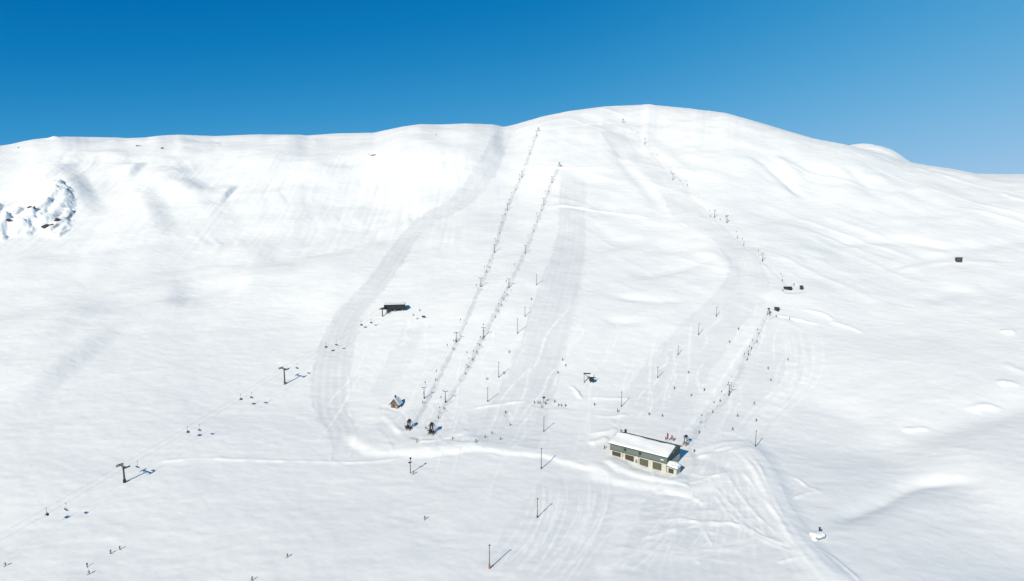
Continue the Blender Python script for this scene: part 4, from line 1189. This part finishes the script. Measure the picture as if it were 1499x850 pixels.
FREE = [
 (777.7,438.5,'skier on the left edge of the middle piste, highest of those skiing it','dark grey','ski'),
 (745,516,'skier on the left edge of the middle piste, between two masts','dark grey','ski'),
 (737.5,547,'skier in black just right of the light mast level with the gantry','black','ski'),
 (713,555.5,'skier left of the light mast level with the gantry','dark grey','ski'),
 (823,527.5,'highest of three skiers close together above the gantry','dark green','ski'),
 (827.5,535.5,'middle one of three skiers close together above the gantry','black','ski'),
 (816.5,546,'lowest of three skiers close together above the gantry','dark grey','ski'),
 (740,604,'upper of two skiers below the bright drift','black','ski'),
 (747,622,'lower of two skiers below the bright drift','dark blue','ski'),
 (697,650,'skier nearest the ploughed bank in the loose foursome','dark grey','ski'),
 (710,641.5,'second from the left in the loose foursome above the ploughed bank','black','ski'),
 (720,636,'topmost of the loose foursome above the ploughed bank','black','stand'),
 (732.7,644,'rightmost of the loose foursome above the ploughed bank','dark blue','ski'),
 (782,590,'person at the left end of the group round the notice post','black','stand'),
 (787.5,590.5,'second person from the left in the group round the notice post','black','stand'),
 (790.5,591,'person just left of the notice post','dark blue','stand'),
 (798.5,591.5,'person just right of the notice post','black','stand'),
 (793,595.5,'person standing in front of the notice post','dark grey','stand'),
 (811.8,589,'person with a dark jacket between the notice post and the right-hand trio','black','stand'),
 (817.6,594,'left person of the trio right of the notice post','dark grey','walk'),
 (821.5,594.5,'middle person of the trio right of the notice post','black','stand'),
 (827.5,594.5,'right person of the trio right of the notice post','dark blue','stand'),
 (870,593.5,'skier alone below the steel gantry','dark grey','ski'),
 (909,632,'skier just above the left end of the snowy garage roof','dark grey','ski'),
 (885,657,'person in black left of the garage building','black','stand'),
 (1067.6,501,'skier in black on the run left of the short drag lift, highest','black','ski'),
 (1008,546,'skier in the middle of the run left of the short drag lift','black','ski'),
 (987,569,'leftmost of three skiers strung across the run left of the short drag lift','dark grey','ski'),
 (1012,579.5,'lower of the three skiers strung across the run left of the short drag lift','dark grey','ski'),
 (1031,571.5,'rightmost of three skiers strung across the run left of the short drag lift','dark blue','ski'),
 (950,608,'left one of two people low on the right piste','black','stand'),
 (969,609,'right one of two people low on the right piste','black','ski'),
 (1081,482,'skier highest on the snow left of the short drag lift','dark grey','ski'),
 (1153,527,'highest skier on the snow right of the short drag lift','dark grey','ski'),
 (1124,540,'second highest skier right of the short drag lift','brown','ski'),
 (1128,557,'third highest skier right of the short drag lift','dark grey','ski'),
 (1103.5,591,'fourth skier down on the snow right of the short drag lift','dark grey','ski'),
 (1107,616.5,'skier low down, just above the lone mast right of the garage','dark grey','ski'),
 (1079,609.5,'upper of two skiers close right of the short drag lift foot','dark grey','ski'),
 (1072,629,'lower of two skiers close right of the short drag lift foot','dark grey','ski'),
 (605,462,'skier nearest the right end of the chairlift shelter','dark grey','ski'),
 (611,467,'skier second right of the chairlift shelter','dark grey','ski'),
 (614.5,455,'skier uphill right of the chairlift shelter','dark blue','ski'),
 (610.5,650,'person in dark clothes in front of the queue fence','black','stand'),
 (662,645.5,'skier right of the two drag lift stations','dark grey','ski'),
 (623.5,629,'person beside the mast of the right drag lift station','black','stand'),
 (594,628.5,'person beside the left drag lift station','black','stand'),
 (605.5,694,'person at the foot of the short mast with a crossarm','black','stand'),
 (622,760,'skier alone on the wide snow left of the tall masts','black','ski'),
 (421.4,815,'skier alone low on the left slope','black','ski'),
 (369,849,'skier cut by the bottom edge, left of centre','black','ski'),
 (127.7,829,'upper of two people near the bottom left corner','black','stand'),
 (131,840,'lower of two people near the bottom left corner','dark grey','ski'),
 (8.6,828,'skier at the left edge near the bottom corner','dark grey','ski'),
 (161.8,809.5,'left of two skiers side by side above the bottom left pair','dark grey','ski'),
 (175.4,804,'right of two skiers side by side above the bottom left pair','black','ski'),
 (1016,661.5,'person beyond the right gable of the garage building','black','stand'),
 (974.5,643.5,'person in red behind the garage roof, left of the banners','red','stand'),
 (986,645.5,'person in red behind the garage roof, right of the banners','red','stand'),
 (820.5,245,'person standing by the return wheel on the ledge','black','stand'),
 (1136,464,'person waiting at the top of the short drag lift','dark grey','stand'),
 (1155.5,467,'skier setting off right of the short drag lift top','dark grey','ski'),
 (1146,426,'person left of the long low shed','dark grey','stand'),
 (1162,417.5,'person uphill of the long low shed','black','stand'),
 (1054,322,'skier just right of the highest visible tower pair on the upper drag lift','dark grey','ski'),
]
for px, py, lab, jk, kd in FREE:
    person(px, py, lab, jk, kd, DN+G_.uniform(-1.1, 1.1) if kd != 'tow' else 0, None, G_.uniform(1.0, 1.12), skis=(kd != 'stand' or G_.random() < .5))
# ------------------------------------------------------------------ snow ground mesh and material
def build_ground():
    c = np.concatenate([-np.linspace(3.4, 0.75, 60), np.linspace(-0.74, 0.74, GRID_C), np.linspace(0.75, 3.4, 60)])
    r = np.concatenate([np.linspace(-90, 190, 45), np.linspace(192, 1010, GRID_R), 1012+np.linspace(0, 1, 50)**2*2600])
    X = c[None]*(r[:, None]+130); Y = np.broadcast_to(r[:, None], X.shape)
    Z, comp, rock, loose = ground(X, Y, True)
    nr, nc = X.shape
    me = bpy.data.meshes.new('snow_ground')
    me.vertices.add(nr*nc)
    me.vertices.foreach_set('co', np.stack([X, Y, Z], -1).astype(np.float32).ravel())
    i = np.arange(nr*nc).reshape(nr, nc)
    q = np.stack([i[:-1, :-1], i[:-1, 1:], i[1:, 1:], i[1:, :-1]], -1).reshape(-1, 4)
    me.loops.add(q.size); me.loops.foreach_set('vertex_index', q.ravel().astype(np.int32))
    me.polygons.add(len(q)); me.polygons.foreach_set('loop_start', np.arange(0, q.size, 4, dtype=np.int32))
    me.update()
    for nm, v in (('compacted', comp), ('rock', rock), ('loose', loose)):
        at = me.attributes.new(nm, 'FLOAT', 'POINT')
        at.data.foreach_set('value', v.astype(np.float32).ravel())
    me.shade_smooth()
    o = bpy.data.objects.new('snow_ground', me); COL.objects.link(o); o['kind'] = 'structure'
    m = bpy.data.materials.new('snow'); m.use_nodes = True
    t = m.node_tree; b = t.nodes['Principled BSDF']; N, L = t.nodes.new, t.links.new
    tc = N('ShaderNodeTexCoord')
    def noise(scale, stretch=(1,1,1), detail=3, rough=.55, rot=0.5):
        mp = N('ShaderNodeMapping'); mp.inputs['Scale'].default_value = stretch; mp.inputs['Rotation'].default_value = (0, 0, rot)
        L(tc.outputs['Object'], mp.inputs[0])
        n = N('ShaderNodeTexNoise'); n.inputs['Scale'].default_value = scale; n.inputs['Detail'].default_value = detail
        n.inputs['Roughness'].default_value = rough
        L(mp.outputs[0], n.inputs['Vector']); return n.outputs['Fac']
    def mix(fac, a, bb, typ='MIX'):
        x = N('ShaderNodeMix'); x.data_type = 'RGBA'; x.blend_type = typ
        if isinstance(fac, float): x.inputs[0].default_value = fac
        else: L(fac, x.inputs[0])
        for k, v in ((6, a), (7, bb)):
            if isinstance(v, tuple): x.inputs[k].default_value = v
            else: L(v, x.inputs[k])
        return x.outputs[2]
    def ramp(v, a, bb):
        x = N('ShaderNodeMapRange'); x.inputs[1].default_value = a; x.inputs[2].default_value = bb; L(v, x.inputs[0]); return x.outputs[0]
    ac = N('ShaderNodeAttribute'); ac.attribute_name = 'compacted'
    ar = N('ShaderNodeAttribute'); ar.attribute_name = 'rock'
    fresh = mix(ramp(noise(0.045, (1, 1.6, 1), 5), .35, .65), (.900, .902, .900, 1), (.855, .862, .868, 1))
    grit = ramp(noise(0.35, (1, 2.0, 1), 8, .68), .40, .75)
    fresh = mix(grit, fresh, (.835, .845, .856, 1))
    packed = mix(ramp(noise(0.8, (1, 1, 1), 3), .3, .7), (.755, .766, .788, 1), (.715, .727, .750, 1))
    col = mix(ac.outputs['Fac'], fresh, packed)
    col = mix(ramp(ac.outputs['Fac'], 1.0, 2.2), col, (.56, .575, .60, 1))
    al = N('ShaderNodeAttribute'); al.attribute_name = 'loose'
    col = mix(al.outputs['Fac'], col, (.945, .945, .94, 1))  # whiter loose snow; carries painted sunlight on banks and tracks too
    rk = mix(ramp(noise(0.7), .35, .65), (.05, .055, .062, 1), (.14, .145, .15, 1))
    col = mix(ramp(ar.outputs['Fac'], .25, .6), col, rk)
    L(col, b.inputs['Base Color'])
    b.inputs['Roughness'].default_value = .72
    b.inputs['Specular IOR Level'].default_value = .25
    h1 = noise(0.14, (1, 1.5, 1), 8, .64, 0.5); h2 = noise(0.9, (1, 1.4, 1), 6, .7, -.4)
    ad = N('ShaderNodeMath'); ad.operation = 'MULTIPLY_ADD'; L(h2, ad.inputs[0]); ad.inputs[1].default_value = .22; L(h1, ad.inputs[2])
    bp = N('ShaderNodeBump'); bp.inputs['Strength'].default_value = 0.28; bp.inputs['Distance'].default_value = 0.6
    L(ad.outputs[0], bp.inputs['Height']); L(bp.outputs[0], b.inputs['Normal'])
    me.materials.append(m)
    return o
GRID_C, GRID_R = 1150, 1000
build_ground()
